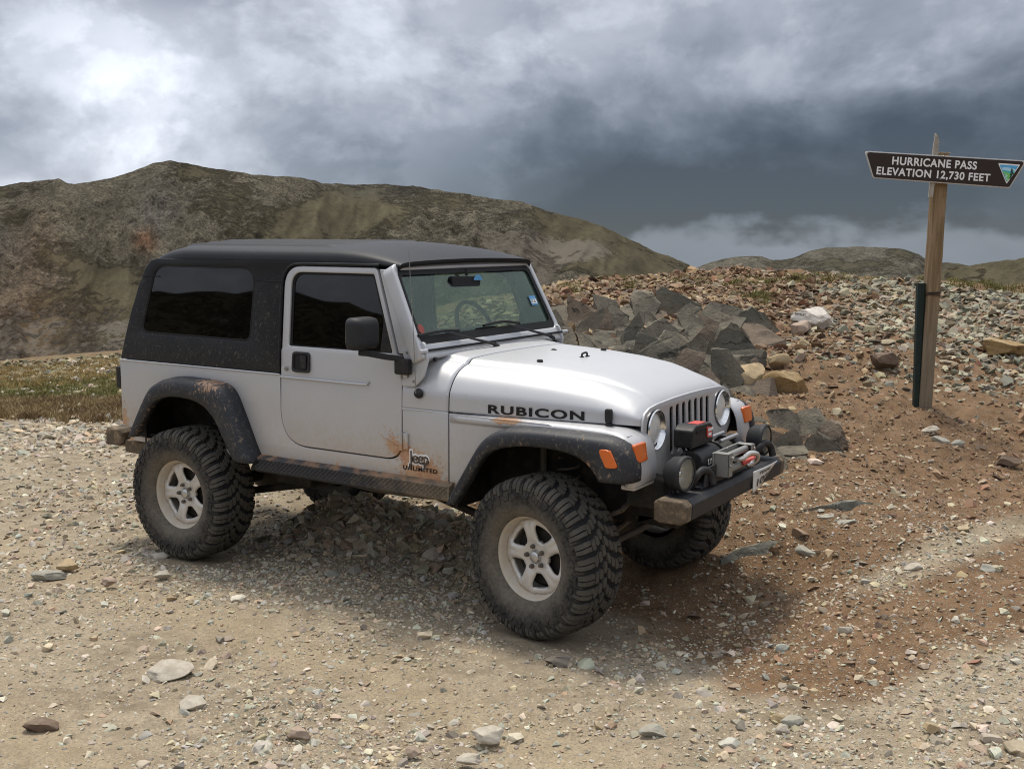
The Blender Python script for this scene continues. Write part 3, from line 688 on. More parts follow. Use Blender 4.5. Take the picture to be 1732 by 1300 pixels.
def lens(g):
    p = g.pos(); n = g.noise(p, 26.0, 4, 0.6); z = g.xyz(p)[2]; fl = g.math('SINE', g.xyz(p)[1] * 520.0)
    c = g.mix(g.step(n, 0.4, 0.7) * 0.35, (0.66, 0.66, 0.63), (0.46, 0.44, 0.39))
    return pbr(g, col=c, rough=0.18, spec=0.6, coat=0.6, normal=g.bump(fl * 0.5 + 0.5, 0.25, 0.002))
material('lamp_lens', lens)
material('sticker_red', simple((0.30, 0.05, 0.035), 0.5, 0, 0.3, sc=120))
material('sticker_blue', simple((0.10, 0.32, 0.58), 0.5, 0, 0.2))
material('plate_white', simple((0.66, 0.66, 0.64), 0.45, 0, 0.1, 0.15, (0.40, 0.34, 0.26)))
# ------------------------------------------------------------------ the car
CAR = empty('off_road_car')
tag(CAR, 'muddy silver two-door off-road car with black hardtop and winch parked on the gravel', 'car')
def yb(z): return 0.750 - 0.09 * max(0.0, z - 1.245)
def side(s, off=0.0, t=0.02): return lambda a, b, d: (a, s * (yb(b) + off - t / 2 + d), b)
def lerp(a, b, t): return a + (b - a) * t
def interp(x, tab):
    return float(np.interp(x, [p[0] for p in tab], [p[1] for p in tab]))
def resample(pts, n):
    P = np.array(pts, float); d = np.concatenate([[0], np.cumsum(np.hypot(*np.diff(P, axis=0).T))]); q = np.linspace(0, d[-1], n)
    return [(float(np.interp(t, d, P[:, 0])), float(np.interp(t, d, P[:, 1]))) for t in q]
def smooth_path(pts, n=5):
    out = []
    for i in range(len(pts) - 1):
        p0, p1, p2, p3 = [np.array(pts[max(0, min(len(pts) - 1, k))], float) for k in (i - 1, i, i + 1, i + 2)]
        for k in range(n):
            t = k / n; out.append(tuple(0.5 * ((2 * p1) + (p2 - p0) * t + (2 * p0 - 5 * p1 + 4 * p2 - p3) * t * t + (3 * p1 - p0 - 3 * p2 + p3) * t ** 3)))
    out.append(tuple(map(float, pts[-1]))); return out

# --- tub: two slab sides, rear, floor, firewall
body = MB()
body.box(-3.22, -0.60, -0.72, 0.72, 0.700, 0.730)                        # floor pan
body_o = body.build('body', 'silver_paint', CAR)
cut = rounded([(-1.807, 1.5), (-1.807, 0.821), (-0.885, 0.821), (-0.885, 1.5)], [0, 0.22, 0.12, 0], 10)
cut[0] = (-1.807, 1.245); cut[-1] = (-0.885, 1.118)
arch_r = smooth_path([(-2.02, 0.737), (-2.12, 0.88), (-2.20, 1.00), (-2.33, 1.08), (-2.62, 1.10), (-2.83, 1.07), (-2.97, 0.93), (-3.06, 0.79)], 4)
tub = [(-3.25, 0.80), (-3.25, 1.245)] + cut + [(-0.577, 1.118), (-0.577, 0.737)] + arch_r
for s in (-1, 1):
    plate('side_panel', tub, [], 0.025, 0.003, side(s, 0, 0.025), 'silver_paint', CAR)
    b = MB(); b.tube([(-3.248, s * 0.7515, 1.244), (-1.809, s * 0.7515, 1.244)], 0.006, 6); b.build('belt_bead', 'silver_paint', CAR)
    # dark jamb behind the door gap, inner trim with the window left open
    plate('door_jamb', [(-1.86, 0.76), (-0.83, 0.76), (-0.83, 1.30), (-1.86, 1.30)], [], 0.01, 0.0, side(s, -0.05, 0.01), 'seal_black', CAR)
rear = MB(); rear.box(-3.275, -3.252, -0.735, 0.735, 0.80, 1.243); rear.build('tailgate', 'silver_paint', CAR, bevel=0.006)
for s in (-1, 1):
    tl = MB(); tl.box(-3.325, -3.276, s * 0.735, s * 0.625, 1.045, 1.195); tl.build('tail_lamp', 'black_plastic', CAR, bevel=0.012)

# --- cowl and hood share one family of cross-sections
WID = [(-0.90, 0.752), (-0.58, 0.742), (-0.40, 0.727), (-0.1, 0.692), (0.2, 0.648), (0.40, 0.612), (0.50, 0.592), (0.54, 0.583)]
ZC = [(-0.90, 1.44), (-0.74, 1.428), (-0.57, 1.405), (-0.23, 1.390), (0.0, 1.372), (0.2, 1.345), (0.30, 1.318), (0.40, 1.283), (0.45, 1.257), (0.48, 1.236), (0.50, 1.216)]
def wid(x): return interp(x, WID)
def zcen(x): return interp(x, ZC)
PROF = smooth_path([(0.0, 0.0), (0.002, 0.16), (0.004, 0.30), (0.016, 0.43), (0.052, 0.62), (0.105, 0.765), (0.160, 0.845), (0.192, 0.872), (0.212, 0.925), (0.240, 0.958), (0.32, 0.978), (0.45, 0.992), (0.60, 1.0)], 3)
def bonnet_sec(x, shrink=0.0, zb=1.120):
    w, zc = wid(x) - shrink, zcen(x) - shrink; half = []
    for i, (q, h) in enumerate(PROF):
        y = w - q if i < len(PROF) - 1 else 0.0
        y = max(y, 0.0); half.append((y, zb + (zc - zb) * h))
    half[-1] = (0.0, zc)
    return [(x, -y, z) for y, z in half] + [(x, y, z) for y, z in half[-2::-1]]
def bonnet(name, x0, x1, n, zb=1.120, lip=False):
    m = MB(); xs = np.linspace(x0, x1, n); secs = [bonnet_sec(x, 0, zb) for x in xs]
    if lip: secs += [bonnet_sec(x1 + 0.004, 0.006, zb), bonnet_sec(x1 + 0.004, 0.03, zb)]
    secs = [bonnet_sec(x0, 0.02, zb)] + secs
    m.loft(secs, closed=False, caps=False); o = m.build(name, 'silver_paint', CAR, smooth=50)
    md = o.modifiers.new('solid', 'SOLIDIFY'); md.thickness = 0.006; md.offset = -1; return o
bonnet('cowl', -0.885, -0.580, 9, 1.121)
hood = bonnet('hood', -0.572, 0.490, 26, 1.126, True)
m = MB(); m.box(-0.60, -0.545, -0.72, 0.72, 1.0, 1.20); m.box(-0.50, 0.45, -0.57, 0.57, 1.06, 1.10); m.build('hood_seal', 'seal_black', CAR)
for s in (-1, 1):   # crease beads
    b = MB(); b.tube([(-0.884, s * 0.7515, 1.118), (-0.578, s * 0.7445, 1.118)], 0.005, 6); b.build('cowl_bead', 'silver_paint', CAR)

# --- doors
dlow = rounded([(-1.80, 1.412), (-1.80, 0.829), (-0.892, 0.829), (-0.892, 1.412)], [0.03, 0.21, 0.115, 0.02], 10)
dfr = rounded([(-1.795, 1.405), (-1.795, 1.888), (-1.102, 1.888), (-0.93, 1.405)], [0, 0.13, 0.03, 0], 8)
dwin = rounded([(-1.742, 1.418), (-1.742, 1.852), (-1.118, 1.852), (-0.962, 1.418)], [0.012, 0.085, 0.02, 0.012], 8)
dwin_in = rounded([(-1.724, 1.424), (-1.724, 1.838), (-1.130, 1.838), (-0.984, 1.424)], [0.012, 0.075, 0.02, 0.012], 8)
for s in (-1, 1):
    D = plate('door', dlow, [], 0.030, 0.004, side(s, 0.004, 0.03), 'silver_paint', CAR)
    plate('window_frame', dfr, [dwin], 0.034, 0.006, side(s, 0.004, 0.034), 'silver_paint', D)
    plate('window_seal', dwin, [dwin_in], 0.012, 0.001, side(s, -0.008, 0.012), 'seal_black', D)
    plate('window_glass', rounded([(-1.735, 1.42), (-1.735, 1.846), (-1.122, 1.846), (-0.97, 1.42)], 0.02), [], 0.004, 0, side(s, -0.013, 0.004), 'glass_dark' if s < 0 else 'glass_side', D)
    plate('window_sail', [(-1.052, 1.419), (-0.966, 1.419), (-1.035, 1.635)], [], 0.006, 0.001, side(s, -0.002, 0.006), 'black_plastic', D)
    plate('door_trim', [(-1.79, 0.86), (-0.90, 0.86), (-0.90, 1.40), (-1.79, 1.40)], [], 0.03, 0.004, side(s, -0.04, 0.03), 'interior', D)
    b = MB(); b.tube(smooth_path([(-1.798, s * 0.7545, 1.232), (-1.50, s * 0.7545, 1.232), (-1.165, s * 0.7545, 1.232), (-1.135, s * 0.7545, 1.236), (-1.122, s * 0.7540, 1.252)], 4), 0.0055, 6); b.build('crease', 'silver_paint', D)
    # paddle handle: black bezel round a recess, and the lock
    hb = rounded([(-1.705, 1.268), (-1.567, 1.268), (-1.567, 1.388), (-1.705, 1.388)], 0.025, 5)
    hi = rounded([(-1.690, 1.283), (-1.582, 1.283), (-1.582, 1.373), (-1.690, 1.373)], 0.016, 5)
    h = plate('handle', hb, [hi], 0.020, 0.005, side(s, 0.014, 0.02), 'black_plastic', D)
    plate('handle_recess', hi, [], 0.004, 0, side(s, 0.006, 0.004), 'seal_black', D)
    m = MB(); m.box(-1.632, -1.588, s * 0.747, s * 0.762, 1.288, 1.368); m.build('handle_paddle', 'black_plastic', D, bevel=0.006)
    m = MB(); m.lathe([(0.0, 0.006), (0.010, 0.006), (0.013, 0.0)], 16, (-1.752, s * 0.754, 1.282)); m.v = [(x, (s * 0.754 + s * (y - s * 0.754)), z) for x, y, z in m.v]; m.build('door_lock', 'steel_grey', D)
    # hinges: upper carries the mirror bracket, lower a strap
    for zc in (0.935, 1.335):
        m = MB(); m.box(-0.874, -0.842, s * 0.750, s * 0.764, zc - 0.045, zc + 0.045); m.build('hinge', 'silver_paint', D, bevel=0.004)
        m = MB(); m.cyl((-0.888, s * 0.764, zc - 0.05), (-0.888, s * 0.764, zc + 0.05), 0.011, 10); m.build('hinge_pin', 'silver_paint', D)
    m = MB(); m.hexa([(-0.895, s * 0.753, 0.905), (-1.02, s * 0.753, 0.950), (-1.02, s * 0.757, 0.950), (-0.895, s * 0.764, 0.905), (-0.895, s * 0.753, 0.965), (-1.03, s * 0.753, 0.962), (-1.03, s * 0.757, 0.962), (-0.895, s * 0.764, 0.965)]); m.build('hinge_strap', 'silver_paint', D, bevel=0.003)
    # mirror
    m = MB()
    def ring(x, ky, kz, cy=-0.925, cz=1.540):
        return [(x, -s * (-1) * 0 + s * (-(cy) + ky * p[0]), cz + kz * p[1]) for p in rounded([(-1, -1), (1, -1), (1, 1), (-1, 1)], 0.45, 5)]
    m.loft([ring(-1.062, 0.088, 0.078), ring(-1.055, 0.097, 0.087), ring(-1.02, 0.099, 0.089), ring(-0.985, 0.094, 0.084), ring(-0.967, 0.080, 0.070), ring(-0.960, 0.055, 0.045)])
    M_ = m.build('door_mirror', 'mirror_black', CAR, smooth=60)
    m = MB(); m.loft([[(x, s * (0.925 + 0.085 * p[0]), 1.54 + 0.075 * p[1]) for p in rounded([(-1, -1), (1, -1), (1, 1), (-1, 1)], 0.4, 4)] for x in (-1.066, -1.063)]); m.build('mirror_glass', 'chrome', M_)
    m = MB(); m.loft([[(x + a, s * y, z + b) for a, b in ((-0.022, -0.016), (0.022, -0.016), (0.022, 0.016), (-0.022, 0.016))] for x, y, z in ((-1.005, 0.955, 1.437), (-1.00, 0.90, 1.430), (-0.93, 0.825, 1.408), (-0.86, 0.785, 1.400))]); m.build('mirror_arm', 'mirror_black', M_, bevel=0.006)
    m = MB(); m.box(-0.905, -0.808, s * 0.757, s * 0.800, 1.312, 1.400); m.build('mirror_bracket', 'black_plastic', M_, bevel=0.010)

# --- windshield frame, hinged on the cowl
def wplane(off): return lambda a, b, d: (-0.764 - 0.495 * (b - 1.489) + 0.896 * (d + off), a, b + 0.443 * (d + off))
wo_ = rounded([(-0.772, 1.405), (0.772, 1.405), (0.728, 1.915), (-0.728, 1.915)], [0.02, 0.02, 0.06, 0.06], 6)
wh_ = rounded([(-0.734, 1.480), (0.734, 1.480), (0.697, 1.880), (-0.697, 1.880)], 0.045, 6)
wb_ = rounded([(-0.700, 1.526), (0.700, 1.526), (0.668, 1.853), (-0.668, 1.853)], 0.035, 6)
WF = plate('windshield_frame', wo_, [wh_], 0.085, 0.010, wplane(-0.0425), 'silver_paint', CAR)
plate('windshield_border', wh_, [wb_], 0.004, 0, wplane(-0.014), 'seal_black', WF)
plate('windshield_glass', rounded([(-0.730, 1.484), (0.730, 1.484), (0.694, 1.877), (-0.694, 1.877)], 0.043, 6), [], 0.005, 0, wplane(-0.022), 'glass_wind', WF)
m = MB(); m.tube([(-0.728, -0.765, 1.447), (-0.728, 0.765, 1.447)], 0.007, 8); m.build('hinge_bar', 'seal_black', WF)
for s in (-1, 1):
    m = MB(); m.tube([(-0.726, s * 0.735, 1.447), (-0.726, s * 0.80, 1.447)], 0.011, 10); m.build('hinge_end', 'silver_paint', WF)
    hp = rounded([(-0.882, 1.245), (-0.79, 1.245), (-0.738, 1.30), (-0.712, 1.405), (-0.745, 1.50), (-0.882, 1.455)], [0.01, 0.05, 0.05, 0.02, 0.03, 0.01], 4)
    plate('hinge_panel', hp, [], 0.02, 0.004, side(s, 0.010, 0.02), 'silver_paint', WF)
    for bx, bz in ((-0.855, 1.43), (-0.845, 1.385), (-0.84, 1.30), (-0.80, 1.275)):
        m = MB(); m.cyl((bx, s * (yb(bz) + 0.008), bz), (bx, s * (yb(bz) + 0.015), bz), 0.007, 10); m.build('bolt', 'steel_grey', WF)
    # A-pillar side face from the door frame to the windshield frame
    m = MB(); m.hexa([(-0.935, s * 0.700, 1.42), (-0.78, s * 0.700, 1.42), (-0.78, s * 0.745, 1.42), (-0.915, s * 0.739, 1.42), (-1.098, s * 0.66, 1.88), (-1.005, s * 0.66, 1.88), (-1.005, s * 0.703, 1.88), (-1.080, s * 0.697, 1.88)]); m.build('pillar', 'silver_paint', WF, bevel=0.006)
    m = MB(); m.cyl((-0.735, s * 0.655, 1.385), (-0.722, s * 0.655, 1.40), 0.011, 10); m.build('cowl_bolt', 'black_plastic', CAR)
# wipers
for py, t0, t1 in ((-0.065, (-0.745, 1.527), (-0.36, 1.530)), (0.585, (-0.10, 1.540), (0.29, 1.530))):
    fx = lambda z, o: -0.764 - 0.495 * (z - 1.489) + o
    m = MB(); m.tube([(fx(1.43, 0.035), py, 1.418), (fx(1.44, 0.045), py - 0.05, 1.437)], 0.013, 8); m.tube([(fx(1.44, 0.045), py - 0.05, 1.437), (fx(t1[1], 0.03), (t0[0] + t1[0]) / 2 + 0.03, t1[1] + 0.004)], [0.010, 0.005], 6)
    W_ = m.build('wiper_arm', 'black_plastic', CAR)
    m = MB(); m.tube(smooth_path([(fx(t0[1], 0.008), t0[0], t0[1]), (fx(t0[1] + 0.008, 0.022), (t0[0] + t1[0]) / 2, t0[1] + 0.012), (fx(t1[1], 0.008), t1[0], t1[1])], 6), 0.009, 6); m.build('wiper_blade', 'seal_black', W_)
m = MB(); m.lathe([(0.0, 0.030), (0.016, 0.026), (0.026, 0.012), (0.028, 0.0)], 20, (-0.768, 0, 1.212)); m.v = [(x, -0.752 - y, z) for x, y, z in m.v]; A_ = m.build('antenna_base', 'black_plastic', CAR, smooth=60)
m = MB(); m.tube([(-0.768, -0.78, 1.215), (-0.783, -0.782, 1.60), (-0.806, -0.784, 1.99)], [0.0026, 0.002, 0.0016], 6); m.build('antenna_mast', 'steel_grey', A_)

# --- hardtop: two sides with tinted glass, roof shell, rear
hs = [(-3.25, 1.252), (-1.809, 1.252)] + [(-1.809, 1.765), (-1.801, 1.815), (-1.777, 1.856), (-1.738, 1.884), (-1.69, 1.896), (-1.098, 1.896), (-1.09, 1.915), (-2.92, 1.915)] + [(-2.985, 1.90), (-3.035, 1.85), (-3.10, 1.72), (-3.165, 1.55), (-3.21, 1.40)]
qw = rounded([(-3.055, 1.432), (-2.065, 1.425), (-2.040, 1.872), (-2.935, 1.872)], [0.05, 0.05, 0.11, 0.12], 8)
qi = rounded([(-3.043, 1.442), (-2.075, 1.435), (-2.051, 1.862), (-2.930, 1.862)], [0.045, 0.045, 0.10, 0.11], 8)
HT = None
def roof_sec(x):
    drop = 0.0; sh = 0.0
    if x < -2.66: t = min(1, (-2.66 - x) / 0.40); drop = 0.200 * (1 - math.sqrt(max(0, 1 - t * t))); sh = 0.035 * t * t
    if x > -1.50: t = min(1, (x + 1.50) / 0.56); drop = max(drop, 0.098 * t ** 2.2)
    half = smooth_path([(0.6895, 1.905), (0.688, 1.925), (0.676, 1.953), (0.650, 1.974), (0.60, 1.990), (0.50, 2.004), (0.36, 2.016), (0.20, 2.026), (0.0, 2.030)], 12)
    out = []
    for y, z in half:
        k = (z - 1.905) / 0.125; zz = z - drop * (0.10 + 0.90 * k) if x > -2.0 else z - drop * (0.55 + 0.45 * k)
        for gy in (0.10, 0.24, 0.38, 0.52):   # pressed ribs
            e = math.exp(-((y - gy) / 0.020) ** 2); along = max(0, min(1, (x + 2.85) / 0.05)) * max(0, min(1, (-1.52 - x) / 0.05)); zz += 0.013 * e * along
        out.append((y - sh, zz))
    return [(x, -y, z) for y, z in out] + [(x, y, z) for y, z in out[-2::-1]]
m = MB(); xs = list(np.linspace(-0.940, -1.30, 12)) + list(np.linspace(-1.36, -2.62, 40)) + list(np.linspace(-2.66, -3.035, 16))
secs = [[(-0.945, p[1] * 0.995, p[2] - 0.026) for p in roof_sec(-0.940)]] + [roof_sec(x) for x in xs]
m.loft(secs, closed=False, caps=False); HT = m.build('hardtop', 'hardtop_black', CAR, smooth=60)
md = HT.modifiers.new('solid', 'SOLIDIFY'); md.thickness = 0.012; md.offset = -1
for s in (-1, 1):
    plate('hardtop_side', hs, [qw], 0.030, 0.006, side(s, 0.0, 0.03), 'hardtop_black', HT)
    plate('quarter_seal', qw, [qi], 0.012, 0.002, side(s, -0.002, 0.012), 'seal_black', HT)
    plate('quarter_glass', qi, [], 0.004, 0, side(s, -0.006, 0.004), 'glass_dark', HT)
    dr = smooth_path([(-1.812, 1.30), (-1.812, 1.60), (-1.812, 1.76), (-1.800, 1.825), (-1.765, 1.875), (-1.70, 1.898), (-1.5, 1.902), (-1.25, 1.902), (-1.08, 1.902)], 4)
    m = MB(); m.tube([(x, s * (yb(z) + 0.006), z) for x, z in dr], 0.009, 8); m.build('drip_rail', 'hardtop_black', HT)
    m = MB(); m.tube([(-2.90, s * (yb(1.79) + 0.001), 1.800), (-3.05, s * (yb(1.79) + 0.001), 1.798)], 0.0035, 5); m.build('seam', 'seal_black', HT)
    m = MB(); m.tube([(-2.038, s * (yb(1.79) + 0.001), 1.795), (-1.815, s * (yb(1.79) + 0.001), 1.792)], 0.0035, 5); m.build('seam', 'seal_black', HT)
m = MB(); m.hexa([(-3.27, -0.735, 1.252), (-3.235, -0.735, 1.252), (-3.235, 0.735, 1.252), (-3.27, 0.735, 1.252), (-3.050, -0.67, 1.86), (-3.01, -0.67, 1.86), (-3.01, 0.67, 1.86), (-3.050, 0.67, 1.86)]); m.build('hardtop_rear', 'hardtop_black', HT, bevel=0.02, seg=3)

# --- grille, lamps
def xface(x, t): return lambda a, b, d: (x - t / 2 + d - 0.05 * max(0, b - 1.0), a, b)
gh = [(0.30, 0.80), (0.47, 0.88), (0.578, 0.99), (0.588, 1.10), (0.582, 1.150), (0.556, 1.185), (0.50, 1.207), (0.40, 1.218), (0.2, 1.226), (0.0, 1.228)]
go = gh + [(-y, z) for y, z in gh[-2::-1]]
slots = [rounded([(c - 0.0235, 0.935), (c + 0.0235, 0.935), (c + 0.0235, 1.188 - 0.10 * c * c), (c - 0.0235, 1.188 - 0.10 * c * c)], 0.022, 5) for c in [(-3 + k) * 0.0805 for k in range(7)]]
circ = lambda cy, cz, r, n=36: [(cy + r * math.cos(2 * math.pi * k / n), cz + r * math.sin(2 * math.pi * k / n)) for k in range(n)]
GR = plate('grille', go, slots + [circ(0.442, 1.090, 0.100), circ(-0.442, 1.090, 0.100)], 0.014, 0.004, xface(0.513, 0.014), 'silver_paint', CAR)
m = MB(); m.box(0.40, 0.415, -0.45, 0.45, 0.80, 1.20); m.build('radiator', 'seal_black', CAR)
for s in (-1, 1):
    o = (0.468, s * 0.442, 1.088)
    m = MB(); m.lathe([(0.106, 0.048), (0.101, 0.054), (0.095, 0.047), (0.092, 0.024), (0.086, 0.018)], 40, o, 'x'); B_ = m.build('headlight_bezel', 'chrome', GR, smooth=60)
    m = MB(); m.lathe([(0.087, 0.012), (0.080, -0.012), (0.060, -0.040), (0.030, -0.058), (0.0, -0.062)], 32, o, 'x'); m.build('reflector', 'reflector', B_, smooth=80)
    m = MB(); m.lathe([(0.012, -0.06), (0.014, -0.03), (0.0, -0.022)], 12, o, 'x'); m.build('bulb', 'steel_bright', B_)
    m = MB(); m.lathe([(0.090, 0.026), (0.075, 0.035), (0.045, 0.043), (0.0, 0.046)], 32, o, 'x'); m.build('headlight_lens', 'lamp_lens', B_, smooth=80)

# --- front fenders, flares, marker lamps
FO = smooth_path([(-0.520, 0.648), (-0.40, 0.845), (-0.295, 1.005), (-0.215, 1.062), (-0.10, 1.092), (0.12, 1.100), (0.34, 1.098), (0.475, 1.090), (0.545, 1.045), (0.574, 0.965), (0.574, 0.888)], 5)
FI = smooth_path([(-0.455, 0.655), (-0.36, 0.80), (-0.275, 0.925), (-0.19, 0.980), (-0.06, 1.010), (0.08, 1.018), (0.22, 1.008), (0.315, 0.980), (0.365, 0.940), (0.392, 0.905), (0.405, 0.882)], 5)
RO = smooth_path([(-3.075, 0.755), (-2.99, 0.90), (-2.88, 1.065), (-2.80, 1.130), (-2.66, 1.170), (-2.45, 1.172), (-2.27, 1.160), (-2.175, 1.115), (-2.10, 0.985), (-2.01, 0.80), (-1.955, 0.700)], 5)
RI = smooth_path([(-3.000, 0.765), (-2.92, 0.865), (-2.84, 0.975), (-2.76, 1.032), (-2.64, 1.058), (-2.48, 1.055), (-2.36, 1.025), (-2.265, 0.955), (-2.20, 0.86), (-2.14, 0.765), (-2.10, 0.705)], 5)
def flare_part(s, O, I, name, ymax=0.872):
    n = 46; O2, I2 = resample(O, n), resample(I, n); secs = []
    for (ox, oz), (ix, iz) in zip(O2, I2):
        L = lambda t: (lerp(ox, ix, t), lerp(oz, iz, t))
        q = [(L(0.0), 0.742), (L(-0.01), 0.780), (L(0.03), ymax - 0.048), (L(0.13), ymax - 0.016), (L(0.30), ymax - 0.002), (L(0.72), ymax), (L(0.93), ymax - 0.004), (L(1.0), ymax - 0.014), (L(1.0), ymax - 0.06)]
        secs.append([(p[0], s * y, p[1]) for p, y in q])
    m = MB(); m.loft(secs, closed=False, caps=False); o = m.build(name, 'flare_black', CAR, smooth=50)
    md = o.modifiers.new('solid', 'SOLIDIFY'); md.thickness = 0.006; md.offset = 0; return o
for s in (-1, 1):
    # silver fender: side web behind the arch, flat top, rounded nose
    web = [(-0.569, 1.118), (-0.569, 0.737), (-0.50, 0.690)] + [p for p in resample(FO, 30)[2:18]] + [(0.05, 1.118)]
    FN = plate('fender', web, [], 0.02, 0.003, side(s, -0.002, 0.02), 'silver_paint', CAR)
    T = smooth_path([(-0.56, 1.117), (-0.2, 1.117), (0.15, 1.117), (0.36, 1.113), (0.46, 1.103), (0.520, 1.074), (0.552, 1.02), (0.566, 0.955), (0.570, 0.900), (0.560, 0.852)], 4)
    secs = []
    for x, z in T:
        yi = (wid(min(x, 0.46)) - 0.03) if x < 0.46 else 0.555
        k = max(0, min(1, (x - 0.36) / 0.2)); yo = lerp(0.749, 0.786, k)
        secs.append([(x, s * yi, z + 0.004), (x, s * lerp(yi, yo, 0.5), z + 0.003), (x, s * (yo - 0.030), z), (x - 0.003 * k, s * (yo - 0.010), z - 0.004 * (1 - k)), (x - 0.016 * k, s * yo, z - 0.014 * (1 - k)), (x - 0.05 * k, s * (yo + 0.001), z - 0.045 * (1 - k))])
    m = MB(); m.loft(secs, closed=False, caps=False); o = m.build('fender_top', 'silver_paint', FN, smooth=60); md = o.modifiers.new('solid', 'SOLIDIFY'); md.thickness = 0.006; md.offset = 0
    m = MB(); m.box(0.48, 0.560, s * 0.545, s * 0.775, 0.835, 0.862); m.build('fender_foot', 'silver_paint', FN, bevel=0.01)
    FL = flare_part(s, FO, FI, 'fender_flare'); flare_part(s, RO, RI, 'fender_flare')
    # turn lamp on the fender nose
    tl = rounded([(s * 0.662, 0.975), (s * 0.790 - s * 0.006, 0.975), (s * 0.790 - s * 0.006, 1.066), (s * 0.662, 1.066)], 0.012, 4)
    plate('turn_lamp', tl, [], 0.02, 0.005, lambda a, b, d: (0.564 + 0.006 + d - 0.165 * max(0, b - 0.95), a, b), 'amber_lens', FN)
    # side marker on the flare
    mk = rounded([(0.405, 1.050), (0.475, 1.046), (0.520, 0.962), (0.452, 0.958)], [0.02, 0.02, 0.015, 0.015], 4)
    plate('side_marker', mk, [], 0.014, 0.004, lambda a, b, d: (a, s * (0.876 + d), b), 'amber_lens', FL)
    # black liners of the wheel wells
    m = MB(); m.box(-0.52, 0.50, s * 0.40, s * 0.415, 0.62, 1.09); m.box(-0.52, 0.50, s * 0.41, s * 0.745, 1.086, 1.094); m.box(-0.535, -0.52, s * 0.38, s * 0.74, 0.60, 1.09); m.build('wheel_well', 'under_black', CAR)
    m = MB(); m.box(-2.0, -3.05, s * 0.47, s * 0.485, 0.66, 1.20); m.box(-2.0, -3.05, s * 0.48, s * 0.72, 1.13, 1.14)
    m.box(-1.985, -1.97, s * 0.46, s * 0.72, 0.66, 1.14); m.box(-3.07, -3.055, s * 0.46, s * 0.72, 0.66, 1.14); m.build('wheel_well', 'under_black', CAR)
    # diamond-plate sill guard
    m = MB(); m.loft([[(x, s * y, z) for y, z in ((0.745, 0.742), (0.760, 0.742), (0.797, 0.728), (0.800, 0.655), (0.785, 0.640), (0.70, 0.640), (0.70, 0.742))] for x in (-1.99, -0.535)]); SG = m.build('sill_guard', 'tread_plate', CAR, bevel=0.003)
    m = MB(); k = 0
    for i in range(92):
        for j in range(5):
            cx = -1.985 + i * 0.0157 + (j % 2) * 0.0; cz = 0.665 + j * 0.0135; sg = 1 if (i + j) % 2 else -1
            dx_, dz_ = 0.0085, 0.0060 * sg; nx_, nz_ = -0.0022 * sg, 0.0030
            yo = 0.8005 - (0.728 - cz) * 0.0
            P = [(cx - dx_, cz - dz_), (cx - nx_ * 0.9, cz - nz_), (cx + dx_, cz + dz_), (cx + nx_ * 0.9, cz + nz_)]
            m.add([(a, s * (yo - 0.002), b) for a, b in P] + [(cx - dx_ * 0.7, s * (yo + 0.0028), cz - dz_ * 0.7), (cx + dx_ * 0.7, s * (yo + 0.0028), cz + dz_ * 0.7)], [(0, 1, 5, 4), (1, 2, 5), (2, 3, 4, 5), (3, 0, 4)])
    m.build('tread_pattern', 'tread_plate', SG, smooth=0)
# hood furniture
for s in (-1, 1):
    x0 = 0.34; w = wid(x0) + 0.004
    m = MB(); m.box(x0 - 0.017, x0 + 0.017, s * (w - 0.004), s * (w + 0.020), 1.108, 1.135); L_ = m.build('hood_latch', 'black_plastic', CAR, bevel=0.004)
    m = MB(); m.loft([[(x0 + a * k, s * (w + b), z) for a, b in ((-0.019, 0.0), (0.019, 0.0), (0.017, 0.026), (-0.017, 0.026))] for z, k in ((1.135, 0.7), (1.150, 0.95), (1.195, 1.05), (1.207, 0.8))]); m.build('latch_strap', 'black_plastic', L_, bevel=0.005)
    m = MB(); m.lathe([(0.0, 0.020), (0.014, 0.019), (0.018, 0.012), (0.018, -0.01)], 18, (-0.226, s * 0.372, 1.378), 'z'); m.build('hood_bumper', 'black_plastic', CAR, smooth=50)
m = MB(); m.tube(smooth_path([(-0.152, -0.030, 1.383), (-0.152, -0.028, 1.402), (-0.148, 0.0, 1.408), (-0.152, 0.028, 1.402), (-0.152, 0.030, 1.383)], 4), 0.006, 8); m.box(-0.160, -0.142, -0.045, -0.022, 1.383, 1.388); m.box(-0.160, -0.142, 0.022, 0.045, 1.383, 1.388); m.build('footman_loop', 'black_plastic', CAR)
m = MB(); m.hexa([(-0.43, 0.09, 1.398), (-0.40, 0.09, 1.396), (-0.40, 0.12, 1.396), (-0.43, 0.12, 1.398), (-0.425, 0.098, 1.406), (-0.41, 0.098, 1.405), (-0.41, 0.112, 1.405), (-0.425, 0.112, 1.406)]); m.build('washer_nozzle', 'black_plastic', CAR)
